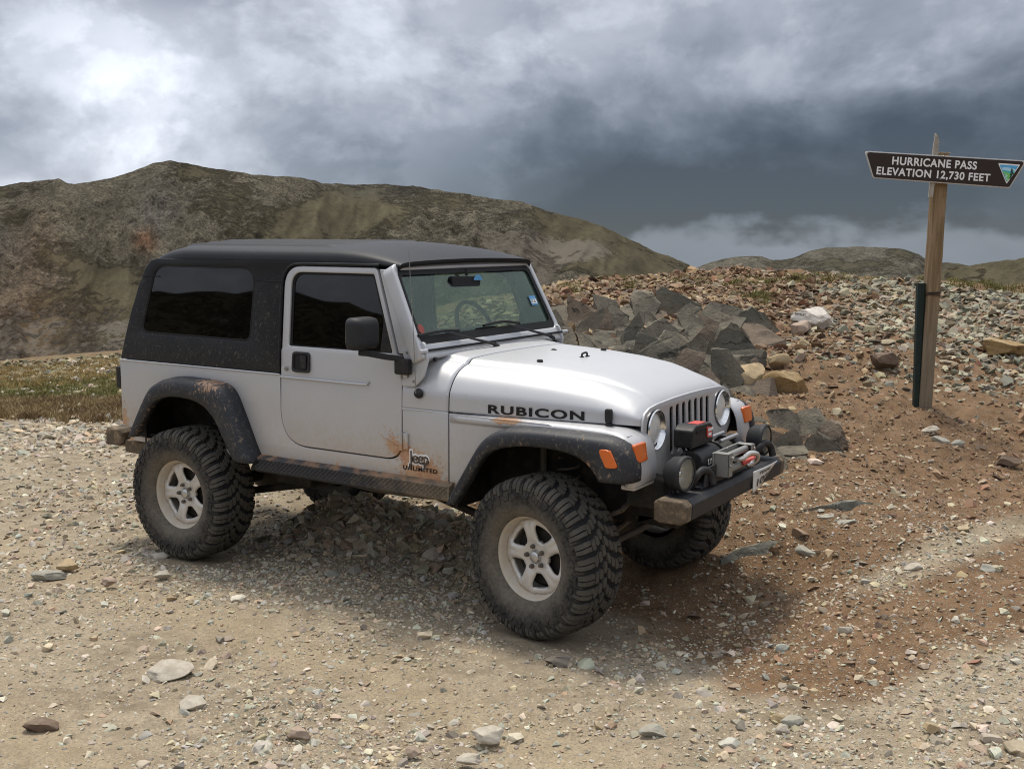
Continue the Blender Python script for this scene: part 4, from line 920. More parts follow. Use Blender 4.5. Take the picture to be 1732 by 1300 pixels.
# lettering
me = text_mesh('RUBICON', 0.062, 0.0006, lambda a, b, d: (-0.340 + a, -(wid(-0.340 + a) + 0.0022 + d), 1.138 + b), bold=0.0018, sx=1.82, spacing=1.15); link('hood_lettering', me, 'decal_black', hood)['label'] = 'black RUBICON lettering on the hood side'
me = text_mesh('Jeep', 0.098, 0.003, lambda a, b, d: (-0.834 + a, -(0.7525 + d), 0.820 + b), bold=0.0095, sx=0.80, spacing=0.98); bw = link('badge_outline', me, 'decal_white', CAR)
me = text_mesh('Jeep', 0.098, 0.003, lambda a, b, d: (-0.832 + a, -(0.7560 + d), 0.820 + b), bold=0.0010, sx=0.80, spacing=0.98); link('badge', me, 'badge_dark', bw)['label'] = 'raised Jeep badge caked with clay'
me = text_mesh('UNLIMITED', 0.032, 0.0005, lambda a, b, d: (-0.884 + a, -(0.7522 + d), 0.778 + b), bold=0.0008, sx=1.30, spacing=1.15); link('side_lettering', me, 'decal_black', CAR)
# ------------------------------------------------------------------ wheels (built once, outer face towards -Y, centre at origin)
RT = 0.425
CS = [(0.000, 0.409), (0.045, 0.4085), (0.085, 0.4065), (0.115, 0.402), (0.135, 0.393), (0.147, 0.378), (0.1535, 0.358), (0.1570, 0.330), (0.1550, 0.300), (0.1470, 0.270), (0.1340, 0.245), (0.1200, 0.228), (0.108, 0.219)]
_cs = np.array(smooth_path(CS, 4)); _ca = np.concatenate([[0], np.cumsum(np.hypot(*np.diff(_cs, axis=0).T))])
def tsurf(s_, th, h):
    sg = -1 if s_ < 0 else 1; a = abs(s_)
    w, r = np.interp(a, _ca, _cs[:, 0]), np.interp(a, _ca, _cs[:, 1])
    w2, r2 = np.interp(a + 0.004, _ca, _cs[:, 0]), np.interp(a + 0.004, _ca, _cs[:, 1]); w1, r1 = np.interp(max(a - 0.004, 0), _ca, _cs[:, 0]), np.interp(max(a - 0.004, 0), _ca, _cs[:, 1])
    tx, tr = w2 - w1, r2 - r1; L = math.hypot(tx, tr) or 1; nw, nr = -tr / L, tx / L
    if a < 0.003: nw, nr = 0, 1
    w, r = w + nw * h, r + nr * h
    return (r * math.cos(th), sg * w, r * math.sin(th))
ty = MB()
full = [(-p[0], p[1]) for p in _cs[::-1]] + [tuple(p) for p in _cs[1:]]
ty.lathe([(r, w) for w, r in full], 96, (0, 0, 0), 'y', 0)
def lug(rows, h, mi=1):
    """rows: (s, theta_a, theta_b[, height])."""
    V = []; F = []; n = len(rows)
    for q in rows:
        hh = q[3] if len(q) > 3 else h; mid = 0.5 * (q[1] + q[2]); k = 0.90
        V += [tsurf(q[0], q[1], -0.002), tsurf(q[0], mid + (q[1] - mid) * k, hh), tsurf(q[0], mid, hh), tsurf(q[0], mid + (q[2] - mid) * k, hh), tsurf(q[0], q[2], -0.002)]
    for i in range(n - 1):
        for j in range(4): F.append((i * 5 + j, i * 5 + j + 1, (i + 1) * 5 + j + 1, (i + 1) * 5 + j))
    F += [(0, 1, 2, 3, 4), tuple((n - 1) * 5 + j for j in (4, 3, 2, 1, 0))]
    ty.add(V, F, mi)
NP = 32; P_ = 2 * math.pi / NP
rng = random.Random(3)
for i in range(NP):
    for sg in (-1, 1):
        t0 = (i + (0.5 if sg > 0 else 0.0)) * P_ + rng.uniform(-0.03, 0.03) * P_; j = lambda: rng.uniform(-0.006, 0.006)
        lo = (i % 2) * 0.012
        # paired shoulder lugs wrapping over the edge, split by a sipe, then sidewall biters
        for q0, q1 in ((0.00, 0.29), (0.34, 0.68)):
            lug([(sg * (0.092 - lo * (q0 > 0)), t0 + (q0 + 0.05) * P_ + j(), t0 + (q1 + 0.02) * P_), (sg * 0.112, t0 + q0 * P_, t0 + q1 * P_), (sg * 0.134, t0 + (q0 - 0.05) * P_, t0 + (q1 - 0.05) * P_, 0.013), (sg * 0.152, t0 + (q0 - 0.08) * P_, t0 + (q1 - 0.08) * P_, 0.011), (sg * (0.168 + lo * 1.4 * (q0 == 0)), t0 + (q0 - 0.08) * P_, t0 + (q1 - 0.10) * P_, 0.006)], 0.0155)
        lug([(sg * (0.178 + lo), t0 + 0.02 * P_, t0 + 0.42 * P_), (sg * 0.200, t0 + 0.06 * P_, t0 + 0.58 * P_), (sg * (0.214 + (i % 3) * 0.006), t0 + 0.20 * P_, t0 + 0.80 * P_)], 0.0055, 0)
        lug([(sg * 0.140, t0 + 0.72 * P_, t0 + 0.86 * P_), (sg * 0.160, t0 + 0.70 * P_, t0 + 0.84 * P_), (sg * 0.186, t0 + 0.66 * P_, t0 + 0.92 * P_)], 0.0065, 0)
        # interlocking centre blocks, each pair skewed against the next
        a = t0 + 0.30 * P_; w_ = 0.06 * P_ * (1 if i % 2 else -1)
        lug([(sg * 0.062, a - 0.14 * P_ + j() + w_, a + 0.46 * P_ + j()), (sg * 0.073, a - 0.30 * P_, a + 0.40 * P_), (sg * 0.086, a - 0.22 * P_ + j(), a + 0.16 * P_ + j())], 0.0155)
        a = t0 + 0.55 * P_
        lug([(sg * 0.032, a - 0.20 * P_ + j(), a + 0.30 * P_ + j() + w_), (sg * 0.044, a - 0.34 * P_, a + 0.36 * P_), (sg * 0.056, a - 0.26 * P_ + j(), a + 0.14 * P_ + j())], 0.0155)
        b = t0 + 0.80 * P_
        lug([(sg * 0.003, b - 0.10 * P_ + j() - w_, b + 0.42 * P_ + j()), (sg * 0.014, b - 0.30 * P_, b + 0.44 * P_), (sg * 0.026, b - 0.24 * P_ + j(), b + 0.18 * P_ + j())], 0.0155)
tyre_me = ty.mesh('tyre', 0)
sm = [p.area > 0 and i < 96 * (len(full) - 1) for i, p in enumerate(tyre_me.polygons)]; tyre_me.polygons.foreach_set('use_smooth', sm); tyre_me.update()
# rim: barrel and lip, five broad spokes
rm = MB()
YF = -0.098
rm.lathe([(0.208, -0.088), (0.214, -0.101), (0.2215, -0.106), (0.2235, -0.100), (0.222, -0.090), (0.2150, -0.086)], 72, closed=False)
rm.lathe([(0.2155, -0.101), (0.209, -0.092), (0.204, -0.070), (0.196, -0.040), (0.190, 0.02), (0.195, 0.10)], 72)
rows = [0.030, 0.050, 0.072, 0.084, 0.100, 0.120, 0.142, 0.160, 0.170, 0.186, 0.2005]
NS = 10; NWN = 6; V = []; F = []; secw = NS + NWN
for ri, r in enumerate(rows):
    hs_ = math.asin(min(0.95, 0.038 / r)) if r > 0.058 else math.radians(30)
    if r > 0.15: hs_ += (r - 0.15) * 3.0
    hs_ = min(hs_, math.radians(30))
    for k in range(5):
        c = math.radians(180 + 72 * k)
        for j in range(secw):
            if j <= NS: q = -1 + 2 * j / NS; th = c + q * hs_
            else: q = (j - NS) / NWN; th = c + hs_ + q * (math.radians(72) - 2 * hs_)
            dep = interp(r, [(0.03, -0.058), (0.075, -0.060), (0.10, -0.070), (0.15, -0.076), (0.17, -0.074), (0.2005, -0.062)])
            if j <= NS and 0.085 < r < 0.19:
                dep += 0.012 * abs(q) ** 3 + 0.007 * math.exp(-(q / 0.30) ** 2) * sstep(r, 0.11, 0.15)
            elif j > NS and r > 0.085: dep += 0.012
            V.append((r * math.cos(th), dep, r * math.sin(th)))
n = 5 * secw
for ri in range(len(rows) - 1):
    for c_ in range(n):
        j = c_ % secw
        if j >= NS and 3 <= ri <= 7: continue
        F.append((ri * n + c_, ri * n + (c_ + 1) % n, (ri + 1) * n + (c_ + 1) % n, (ri + 1) * n + c_))
face = MB(); face.add(V, F); fm = face.mesh('rim_face', 60)
rim_me = rm.mesh('rim', 50)
cap = MB(); cap.lathe([(0.0, -0.078), (0.024, -0.077), (0.031, -0.072), (0.033, -0.055)], 28); cap_me = cap.mesh('hub_cap', 50)
nut = MB()
nut.lathe([(0.0, -0.020), (0.009, -0.019), (0.012, -0.012), (0.0125, 0.0), (0.016, 0.003)], 6); nut_me = nut.mesh('lug_nut', 30)
hub = MB(); hub.lathe([(0.0, -0.02), (0.15, -0.02), (0.165, -0.005), (0.165, 0.05), (0.06, 0.06), (0.05, 0.16), (0.0, 0.16)], 32); hub_me = hub.mesh('wheel', 40)
for mm_, mt in ((tyre_me, ['rubber', 'tread']), (fm, 'alloy'), (rim_me, 'alloy'), (cap_me, 'steel_bright'), (nut_me, 'under_steel'), (hub_me, 'under_black')):
    for q in (mt if isinstance(mt, list) else [mt]): mm_.materials.append(MATS[q])
for k, (wx, wy) in enumerate(WHEELS):
    w = link('wheel', hub_me, None, CAR); w.location = (wx + 0.022, wy, RT + 0.002); w.scale = (1.0, 1.05, 1.0)
    w.rotation_euler = (0, (0.35, 0.9, 0.0, 0.5)[k] * 0.0, (math.pi if wy > 0 else 0.0) + (math.radians(-10.5) if wx == 0 else 0.0))
    spin = (0.06, 0.5, -0.04, 0.9)[k]
    t = link('tyre', tyre_me, None, w); t.rotation_euler = (0, spin * 2, 0)
    r_ = link('rim', rim_me, None, w)
    sp = link('spokes', fm, None, w); sp.rotation_euler = (0, spin, 0); md = sp.modifiers.new('solid', 'SOLIDIFY'); md.thickness = 0.022; md.offset = 1 if False else -1
    link('hub_cap', cap_me, None, w)
    for q in range(5):
        nt_ = link('lug_nut', nut_me, None, w); a = math.radians(180 + 72 * q) - spin; nt_.location = (0.056 * math.cos(a), -0.060, 0.056 * math.sin(a))

# ------------------------------------------------------------------ front bumper, winch, driving lamps
oct_ = [(0.0, -0.050), (0.03, -0.062), (0.145, -0.062), (0.175, -0.045), (0.180, 0.030), (0.155, 0.058), (0.025, 0.058), (0.0, 0.040)]
def bump_sec(y, k=1.0, dx=0.0): return [(0.628 + dx + 0.09 + (a - 0.09) * k, y, 0.742 + b * k) for a, b in oct_]
m = MB(); m.loft([bump_sec(y) for y in np.linspace(-0.640, 0.640, 9)]); BP = m.build('front_bumper', 'bumper_black', CAR, bevel=0.006)
for s in (-1, 1):
    m = MB(); m.loft([bump_sec(s * 0.642), bump_sec(s * 0.700), bump_sec(s * 0.712, 0.9)]); m.build('bumper_end', 'bumper_end', BP, bevel=0.006)
    m = MB(); m.hexa([(0.40, s * 0.40, 0.58), (0.66, s * 0.40, 0.68), (0.66, s * 0.33, 0.68), (0.40, s * 0.33, 0.58), (0.40, s * 0.40, 0.72), (0.66, s * 0.40, 0.78), (0.66, s * 0.33, 0.78), (0.40, s * 0.33, 0.72)]); m.build('bumper_bracket', 'under_black', BP)
m = MB(); m.box(0.58, 0.76, -0.42, 0.42, 0.800, 0.812); m.hexa([(0.752, -0.40, 0.805), (0.764, -0.40, 0.805), (0.764, 0.30, 0.805), (0.752, 0.30, 0.805), (0.752, -0.36, 0.905), (0.764, -0.36, 0.905), (0.764, 0.28, 0.905), (0.752, 0.28, 0.905)]); m.build('winch_plate', 'bumper_black', BP, bevel=0.004)
# winch
m = MB(); m.tube([(0.655, -0.33, 0.905), (0.655, -0.05, 0.905)], 0.072, 24); WN = m.build('winch', 'winch_black', CAR, bevel=0.008)
m = MB(); m.tube([(0.655, 0.15, 0.905), (0.655, 0.26, 0.905)], 0.078, 24); m.build('gear_housing', 'winch_black', WN, bevel=0.010)
m = MB(); m.tube([(0.655, 0.262, 0.905), (0.655, 0.285, 0.905)], 0.062, 24); m.build('clutch_cap', 'steel_bright', WN, bevel=0.006)
m = MB()
pts = [(0.655 + 0.058 * math.cos(t), -0.045 + 0.19 * t / (2 * math.pi * 16), 0.905 + 0.058 * math.sin(t)) for t in np.linspace(0, 2 * math.pi * 16, 16 * 14)]
m.tube(pts, 0.0062, 5); m.tube([(0.655, -0.05, 0.905), (0.655, 0.15, 0.905)], 0.055, 18); m.build('cable_drum', 'cable_grey', WN)
for y in (-0.050, 0.150):
    m = MB(); m.lathe([(0.0, -0.006), (0.080, -0.006), (0.083, 0.0), (0.080, 0.006), (0.0, 0.006)], 28, (0.655, y, 0.905)); m.build('drum_flange', 'winch_black', WN)
m = MB(); m.tube([(0.70, -0.045, 0.985), (0.70, 0.20, 0.985)], 0.011, 10); m.tube([(0.62, -0.045, 0.99), (0.62, 0.20, 0.99)], 0.011, 10); m.build('tie_bar', 'steel_bright', WN)
cb = [(-0.345, 0.988), (-0.085, 0.988), (-0.075, 1.005), (-0.085, 1.080), (-0.115, 1.098), (-0.305, 1.104), (-0.350, 1.08)]
m = MB(); m.loft([[(x, y, z) for y, z in cb] for x in (0.565, 0.675)]); CP = m.build('control_pack', 'winch_black', WN, bevel=0.010, seg=3)
m = MB(); m.box(0.675, 0.679, -0.310, -0.20, 1.060, 1.080); m.build('socket_cover', 'seal_black', CP, bevel=0.002)
m = MB(); m.loft([[(x, y, z) for y, z in rounded([(-0.172, 1.026), (-0.112, 1.018), (-0.108, 1.074), (-0.176, 1.080)], 0.006, 3)] for x in (0.676, 0.681)]); m.build('emblem', 'red_paint', CP)
me = text_mesh('WARN', 0.022, 0.0006, lambda a, b, d: (0.6822 + d, -0.169 + a, 1.056 + b), bold=0.0010, sx=1.0); link('emblem_lettering', me, 'decal_white', CP)
m = MB(); m.box(0.681, 0.6825, -0.160, -0.122, 1.031, 1.047); m.build('emblem_bar', 'decal_white', CP)
m = MB(); m.box(0.60, 0.66, -0.25, -0.15, 1.100, 1.1045); m.build('emblem_top', 'red_paint', CP)
me = text_mesh('LX2', 0.040, 0.0006, lambda a, b, d: (0.655 + 0.074 * math.cos(0.18) + d, -0.265 + a, 0.900 + b), bold=0.001); link('motor_lettering', me, 'decal_white', WN)
m = MB()
for k in range(6):
    y0 = -0.30 + k * 0.045; m.tube(smooth_path([(0.60, y0, 0.985), (0.63 + 0.01 * (k % 3), y0 - 0.05, 0.955), (0.60, y0 - 0.10, 0.91), (0.58, y0 - 0.12, 0.86)], 5), 0.0085, 6)
m.build('cable', 'rubber', WN)
# roller fairlead with the shackle of the hook
FX = 0.750
m = MB(); m.box(FX - 0.012, FX, -0.245, 0.145, 0.835, 0.962)
FLD = m.build('fairlead', 'steel_grey', WN, bevel=0.004)
for y in (-0.240, 0.085):
    m = MB(); m.box(FX, FX + 0.080, y, y + 0.055, 0.838, 0.842); m.box(FX, FX + 0.080, y, y + 0.055, 0.955, 0.960); m.box(FX, FX + 0.080, y + (0 if y < 0 else 0.050), y + (0.005 if y < 0 else 0.055), 0.838, 0.960); m.box(FX + 0.074, FX + 0.080, y, y + 0.055, 0.838, 0.960); m.build('fairlead_cheek', 'steel_grey', FLD, bevel=0.003)
    m = MB(); m.cyl((FX + 0.081, y + 0.015, 0.90), (FX + 0.088, y + 0.015, 0.90), 0.007, 8); m.cyl((FX + 0.081, y + 0.035, 0.935), (FX + 0.086, y + 0.035, 0.935), 0.010, 8); m.build('bolt', 'steel_bright', FLD)
    m = MB(); m.cyl((FX + 0.040, y + 0.0275, 0.843), (FX + 0.040, y + 0.0275, 0.954), 0.016, 12); m.build('roller', 'steel_grey', FLD)
for z in (0.862, 0.938):
    m = MB(); m.cyl((FX + 0.045, -0.185, z), (FX + 0.045, 0.085, z), 0.018, 14); m.build('roller', 'steel_grey', FLD)
m = MB(); m.tube(smooth_path([(FX + 0.03, -0.05, 0.900), (FX + 0.075, -0.04, 0.905), (FX + 0.110, -0.015, 0.935), (FX + 0.135, 0.025, 0.925), (FX + 0.120, 0.045, 0.885), (FX + 0.08, 0.03, 0.862)], 5), 0.013, 8); m.build('hook', 'steel_bright', WN)
m = MB(); m.tube([(FX + 0.06, 0.0, 0.872), (FX + 0.10, 0.065, 0.892)], 0.014, 8); m.tube([(FX + 0.05, 0.05, 0.895), (FX + 0.10, 0.09, 0.905)], 0.017, 8); m.build('hook_strap', 'red_paint', WN)
# driving lamps: rubber-cased round lamps on the bumper
for s, yaw, xx in ((-1, -0.10, 0.715), (1, 0.0, 0.715)):
    cy = s * 0.565
    def place(mb): 
        c, q = math.cos(yaw), math.sin(yaw); mb.v = [(xx + x * c - y * q, cy + x * q + y * c, z) for x, y, z in mb.v]; return mb
    m = MB(); m.lathe([(0.030, -0.085), (0.060, -0.075), (0.082, -0.045), (0.088, 0.0), (0.091, 0.005), (0.091, 0.022), (0.086, 0.028), (0.077, 0.026)], 40, (0, 0, 0.905), 'x'); DL = place(m).build('driving_lamp', 'mirror_black', CAR, smooth=50)
    m = MB(); m.lathe([(0.079, 0.022), (0.060, -0.012), (0.030, -0.040), (0.0, -0.046)], 32, (0, 0, 0.905), 'x'); place(m).build('reflector', 'reflector', DL, smooth=80)
    m = MB(); m.lathe([(0.016, -0.044), (0.018, -0.012), (0.010, -0.004), (0.0, -0.003)], 16, (0, 0, 0.905), 'x'); place(m).build('bulb_shield', 'chrome', DL, smooth=60)
    m = MB(); m.lathe([(0.080, 0.022), (0.060, 0.030), (0.0, 0.036)], 32, (0, 0, 0.905), 'x'); place(m).build('lamp_lens', 'glass_lens', DL, smooth=80)
    m = MB(); m.tube([(-0.045, 0, 0.83), (-0.045, 0, 0.79)], 0.016, 10); place(m).build('lamp_stem', 'black_plastic', DL)
# tow hooks on the bumper
for y in (-0.375, 0.52):
    m = MB(); m.tube(smooth_path([(0.70, y - 0.06, 0.808), (0.735, y - 0.045, 0.875), (0.750, y, 0.895), (0.765, y + 0.045, 0.870), (0.780, y + 0.05, 0.815)], 6), 0.020, 10); m.build('tow_hook', 'black_plastic', BP, smooth=60)
# bent number plate at the bumper's driver end
def bent(y, z):
    k = y - 0.12; return (0.835 + 0.10 * sstep(k, 0.10, 0.36) * 1.0 - 0.35 * max(0, 0.10 - z), y, 0)
PL = empty('number_plate', (0, 0, 0), 0, CAR)
bpy.data.objects.remove(PL)
V = []; F = []; nu, nv = 12, 8
def plate_pt(a, b, off=0.0):
    """a 0..1 along the bumper, b 0..1 upwards; the sheet curls forward and its lower corner is creased."""
    y = lerp(0.165, 0.420, a); x = 0.815 + 0.045 * math.sin(a * 1.5) * (0.4 + 0.6 * b) - 0.03 * (1 - b) * a + off; z = 0.676 + 0.122 * b + 0.024 * a * b + 0.060 * (1 - b) * a ** 1.5
    return (x, y, z)
for i in range(nu + 1):
    for j in range(nv + 1): V.append(plate_pt(i / nu, j / nv))
m = MB(); m.add(V, grid_faces(nu + 1, nv + 1)); PL = m.build('number_plate', 'plate_white', CAR, smooth=60); md = PL.modifiers.new('solid', 'SOLIDIFY'); md.thickness = 0.002
for txt, size, a0, b0, bold in (('TEXAS', 0.20, 0.22, 0.74, 0.006), ('1000', 0.50, 0.10, 0.22, 0.006)):
    me = text_mesh(txt, size, 0.0, lambda a, b, d: plate_pt(min(1, a0 + a * 0.80), min(1, b0 + b * 1.0), 0.004), bold=bold, sx=1.0); link('plate_lettering', me, 'decal_black', PL)

# ------------------------------------------------------------------ rear bumper and underbody
def rb_sec(y, k=1.0): return [(-3.40 + (a - 0.09) * k, y, 0.705 + b * k) for a, b in oct_]
m = MB(); m.loft([rb_sec(y) for y in (-0.62, 0.0, 0.62)]); RB = m.build('rear_bumper', 'bumper_black', CAR, bevel=0.008)
for s in (-1, 1):
    m = MB(); m.loft([rb_sec(s * 0.622), rb_sec(s * 0.70), rb_sec(s * 0.715, 0.86)]); m.build('bumper_end', 'bumper_end', RB, bevel=0.01)
    m = MB(); m.box(-3.32, -3.10, s * 0.56, s * 0.69, 0.60, 0.69); m.build('bumper_bracket', 'bumper_end', RB, bevel=0.012)
CH = MB()
for s in (-1, 1):
    CH.box(-3.35, 0.62, s * 0.335, s * 0.400, 0.575, 0.685)
for x in (-3.1, -1.9, -0.55, 0.50): CH.box(x - 0.03, x + 0.03, -0.335, 0.335, 0.585, 0.67)
CH.build('frame', 'under_black', CAR, bevel=0.006)
m = MB(); m.box(-1.65, -1.00, -0.30, 0.30, 0.50, 0.555); m.build('skid_plate', 'under_steel', CAR, bevel=0.012)
m = MB(); m.box(-3.15, -2.95, -0.40, 0.40, 0.50, 0.66); m.box(-2.0, -1.72, -0.44, -0.60, 0.535, 0.66); m.build('fuel_tank', 'under_black', CAR, bevel=0.02)
m = MB(); m.hexa([(-0.45, -0.27, 0.60), (0.42, -0.27, 0.72), (0.42, 0.27, 0.72), (-0.45, 0.27, 0.60), (-0.5, -0.34, 1.06), (0.44, -0.36, 1.06), (0.44, 0.36, 1.06), (-0.5, 0.34, 1.06)]); m.build('engine', 'under_black', CAR, bevel=0.02)
for ax, yd in ((0.0, 0.22), (-2.629, 0.0)):
    m = MB(); m.tube([(ax, -0.62, RT), (ax, 0.62, RT)], 0.040, 14); AX = m.build('axle', 'under_black', CAR)
    m = MB(); m.lathe([(0.0, -0.16), (0.06, -0.15), (0.115, -0.09), (0.135, 0.0), (0.115, 0.09), (0.06, 0.15), (0.0, 0.16)], 20, (ax, yd, RT), 'x'); m.build('differential', 'under_steel', AX, smooth=60)
    for s in (-1, 1):
        pts = [(ax + 0.062 * math.cos(t), s * 0.44 + 0.062 * math.sin(t), 0.48 + 0.40 * t / (2 * math.pi * 6.5)) for t in np.linspace(0, 2 * math.pi * 6.5, 110)]
        m = MB(); m.tube(pts, 0.0075, 6); m.build('coil_spring', 'under_steel', AX)
        m = MB(); m.tube([(ax - 0.11, s * 0.50, 0.40), (ax - 0.14, s * 0.46, 0.70)], 0.030, 12); m.tube([(ax - 0.14, s * 0.46, 0.70), (ax - 0.16, s * 0.44, 0.98)], 0.018, 10); m.build('shock_absorber', 'under_steel', AX)
        x1 = ax - 0.95 if ax == 0 else ax + 0.95
        m = MB(); m.tube([(ax, s * 0.44, 0.355), (x1, s * 0.37, 0.545)], 0.024, 8); m.build('control_arm', 'under_black', AX)
m = MB(); m.tube([(0.175, -0.58, 0.40), (0.175, 0.60, 0.40)], 0.019, 10); m.build('tie_rod', 'under_steel', CAR)
m = MB(); m.tube([(0.20, -0.56, 0.435), (0.24, 0.36, 0.60)], 0.018, 10); m.build('drag_link', 'under_steel', CAR)
m = MB(); m.tube([(0.13, -0.40, 0.47), (0.17, 0.36, 0.62)], 0.020, 10); m.build('track_bar', 'under_steel', CAR)
m = MB(); m.tube([(0.36, -0.52, 0.66), (0.38, -0.46, 0.70), (0.38, 0.46, 0.70), (0.36, 0.52, 0.66)], 0.014, 8); m.tube([(0.36, -0.52, 0.66), (0.02, -0.57, 0.50)], 0.013, 8); m.tube([(0.36, 0.52, 0.66), (0.02, 0.57, 0.50)], 0.013, 8); m.build('sway_bar', 'under_steel', CAR)
m = MB(); m.tube([(-0.15, 0.22, 0.47), (-1.1, 0.20, 0.56)], 0.028, 10); m.tube([(-2.45, 0.0, 0.45), (-1.6, 0.05, 0.56)], 0.032, 10); m.build('drive_shaft', 'under_steel', CAR)
m = MB(); m.tube(smooth_path([(-0.3, -0.25, 0.60), (-1.0, -0.38, 0.545), (-1.8, -0.30, 0.56), (-2.3, 0.30, 0.70), (-2.9, 0.50, 0.66), (-3.35, 0.52, 0.62)], 4), 0.028, 10); m.build('exhaust', 'under_steel', CAR)
for s in (-1, 1):
    m = MB(); m.box(-1.95, -0.60, s * 0.56, s * 0.66, 0.605, 0.665); m.build('rock_rail', 'under_steel', CAR, bevel=0.008)
    m = MB(); m.box(0.40, 0.62, s * 0.42, s * 0.56, 0.70, 0.86); m.build('air_dam', 'under_black', CAR, bevel=0.02)

# ------------------------------------------------------------------ interior
m = MB(); m.hexa([(-0.95, -0.70, 1.10), (-0.80, -0.70, 1.10), (-0.80, 0.70, 1.10), (-0.95, 0.70, 1.10), (-1.06, -0.69, 1.455), (-0.80, -0.69, 1.44), (-0.80, 0.69, 1.44), (-1.06, 0.69, 1.455)]); m.build('dashboard', 'interior', CAR, bevel=0.02)
ring_ = [( -1.155 - 0.185 * math.sin(t) * 0.42, 0.37 + 0.185 * math.cos(t), 1.475 + 0.185 * math.sin(t) * 0.90) for t in np.linspace(0, 2 * math.pi, 33)[:-1]]
m = MB(); m.tube(ring_, 0.015, 8, closed=True); SWH = m.build('steering_wheel', 'interior', CAR, smooth=60)
m = MB(); m.tube([(-1.155, 0.37, 1.475), (-0.98, 0.37, 1.39)], 0.035, 10); m.box(-1.165, -1.145, 0.20, 0.54, 1.455, 1.485); m.build('steering_column', 'interior', SWH)
for s in (-1, 1):
    m = MB(); m.box(-1.78, -1.28, s * 0.16, s * 0.62, 0.92, 1.08); ST = m.build('seat', 'interior_grey', CAR, bevel=0.05, seg=3)
    m = MB(); m.hexa([(-1.80, s * 0.17, 1.05), (-1.66, s * 0.17, 1.05), (-1.66, s * 0.61, 1.05), (-1.80, s * 0.61, 1.05), (-1.95, s * 0.20, 1.52), (-1.84, s * 0.20, 1.52), (-1.84, s * 0.58, 1.52), (-1.95, s * 0.58, 1.52)]); m.build('seat_back', 'interior_grey', ST, bevel=0.04, seg=3)
    m = MB(); m.hexa([(-1.93, s * 0.27, 1.54), (-1.84, s * 0.27, 1.54), (-1.84, s * 0.51, 1.54), (-1.93, s * 0.51, 1.54), (-1.96, s * 0.28, 1.70), (-1.87, s * 0.28, 1.70), (-1.87, s * 0.50, 1.70), (-1.96, s * 0.50, 1.70)]); m.build('headrest', 'interior_grey', ST, bevel=0.03, seg=3)
    m = MB(); m.tube(smooth_path([(-1.95, s * 0.66, 0.75), (-1.95, s * 0.655, 1.50), (-1.95, s * 0.62, 1.80), (-1.93, s * 0.50, 1.88), (-1.93, 0.0, 1.89)], 5), 0.034, 10); m.tube(smooth_path([(-1.95, s * 0.60, 1.85), (-1.40, s * 0.60, 1.86), (-1.10, s * 0.61, 1.84), (-1.04, s * 0.63, 1.75)], 5), 0.030, 10); m.tube(smooth_path([(-1.95, s * 0.60, 1.85), (-2.60, s * 0.58, 1.80), (-3.0, s * 0.58, 1.25)], 5), 0.032, 10); m.build('roll_bar', 'interior', CAR, smooth=60)
m = MB(); m.box(-2.75, -2.35, -0.48, 0.48, 0.85, 1.05); m.hexa([(-2.80, -0.48, 1.0), (-2.68, -0.48, 1.0), (-2.68, 0.48, 1.0), (-2.80, 0.48, 1.0), (-2.92, -0.47, 1.42), (-2.82, -0.47, 1.42), (-2.82, 0.47, 1.42), (-2.92, 0.47, 1.42)]); m.build('rear_seat', 'interior_grey', CAR, bevel=0.03)
m = MB(); m.box(-3.2, -0.9, -0.70, 0.70, 0.735, 0.76); m.build('carpet', 'interior', CAR)
m = MB(); m.loft([[(x, y, z) for y, z in rounded([(-0.21, 1.768), (0.085, 1.760), (0.085, 1.822), (-0.21, 1.830)], 0.02, 4)] for x in (-0.965, -0.925)]); RM = m.build('rear_view_mirror', 'interior', CAR, bevel=0.008)
m = MB(); m.tube([(-0.93, -0.06, 1.83), (-0.935, -0.06, 1.875)], 0.009, 8); m.build('mirror_stem', 'interior', RM)
m = MB(); m.loft([[(x, y, z) for y, z in ((0.0, 1.800), (0.085, 1.800), (0.085, 1.810), (0.055, 1.832), (0.025, 1.832), (-0.005, 1.810))] for x in (-0.917, -0.914)]); m.build('pass_tag', 'sticker_blue', RM)
def on_glass(pts, mat, name, off=-0.017):
    return plate(name, pts, [], 0.001, 0, wplane(off), mat, WF)
on_glass(circ(-0.665, 1.565, 0.026, 20), 'sticker_red', 'round_sticker')
st = on_glass([(0.565, 1.632), (0.640, 1.632), (0.640, 1.690), (0.565, 1.690)], 'sticker_blue', 'inspection_sticker')
on_glass([(0.570, 1.642), (0.635, 1.642), (0.635, 1.668), (0.570, 1.668)], 'decal_white', 'sticker_field', -0.0155)
me = text_mesh('07-25', 0.024, 0.0, lambda a, b, d: wplane(-0.0145)(0.572 + a, 1.647 + b, d), bold=0.0006, sx=0.9); link('sticker_lettering', me, 'decal_black', WF)
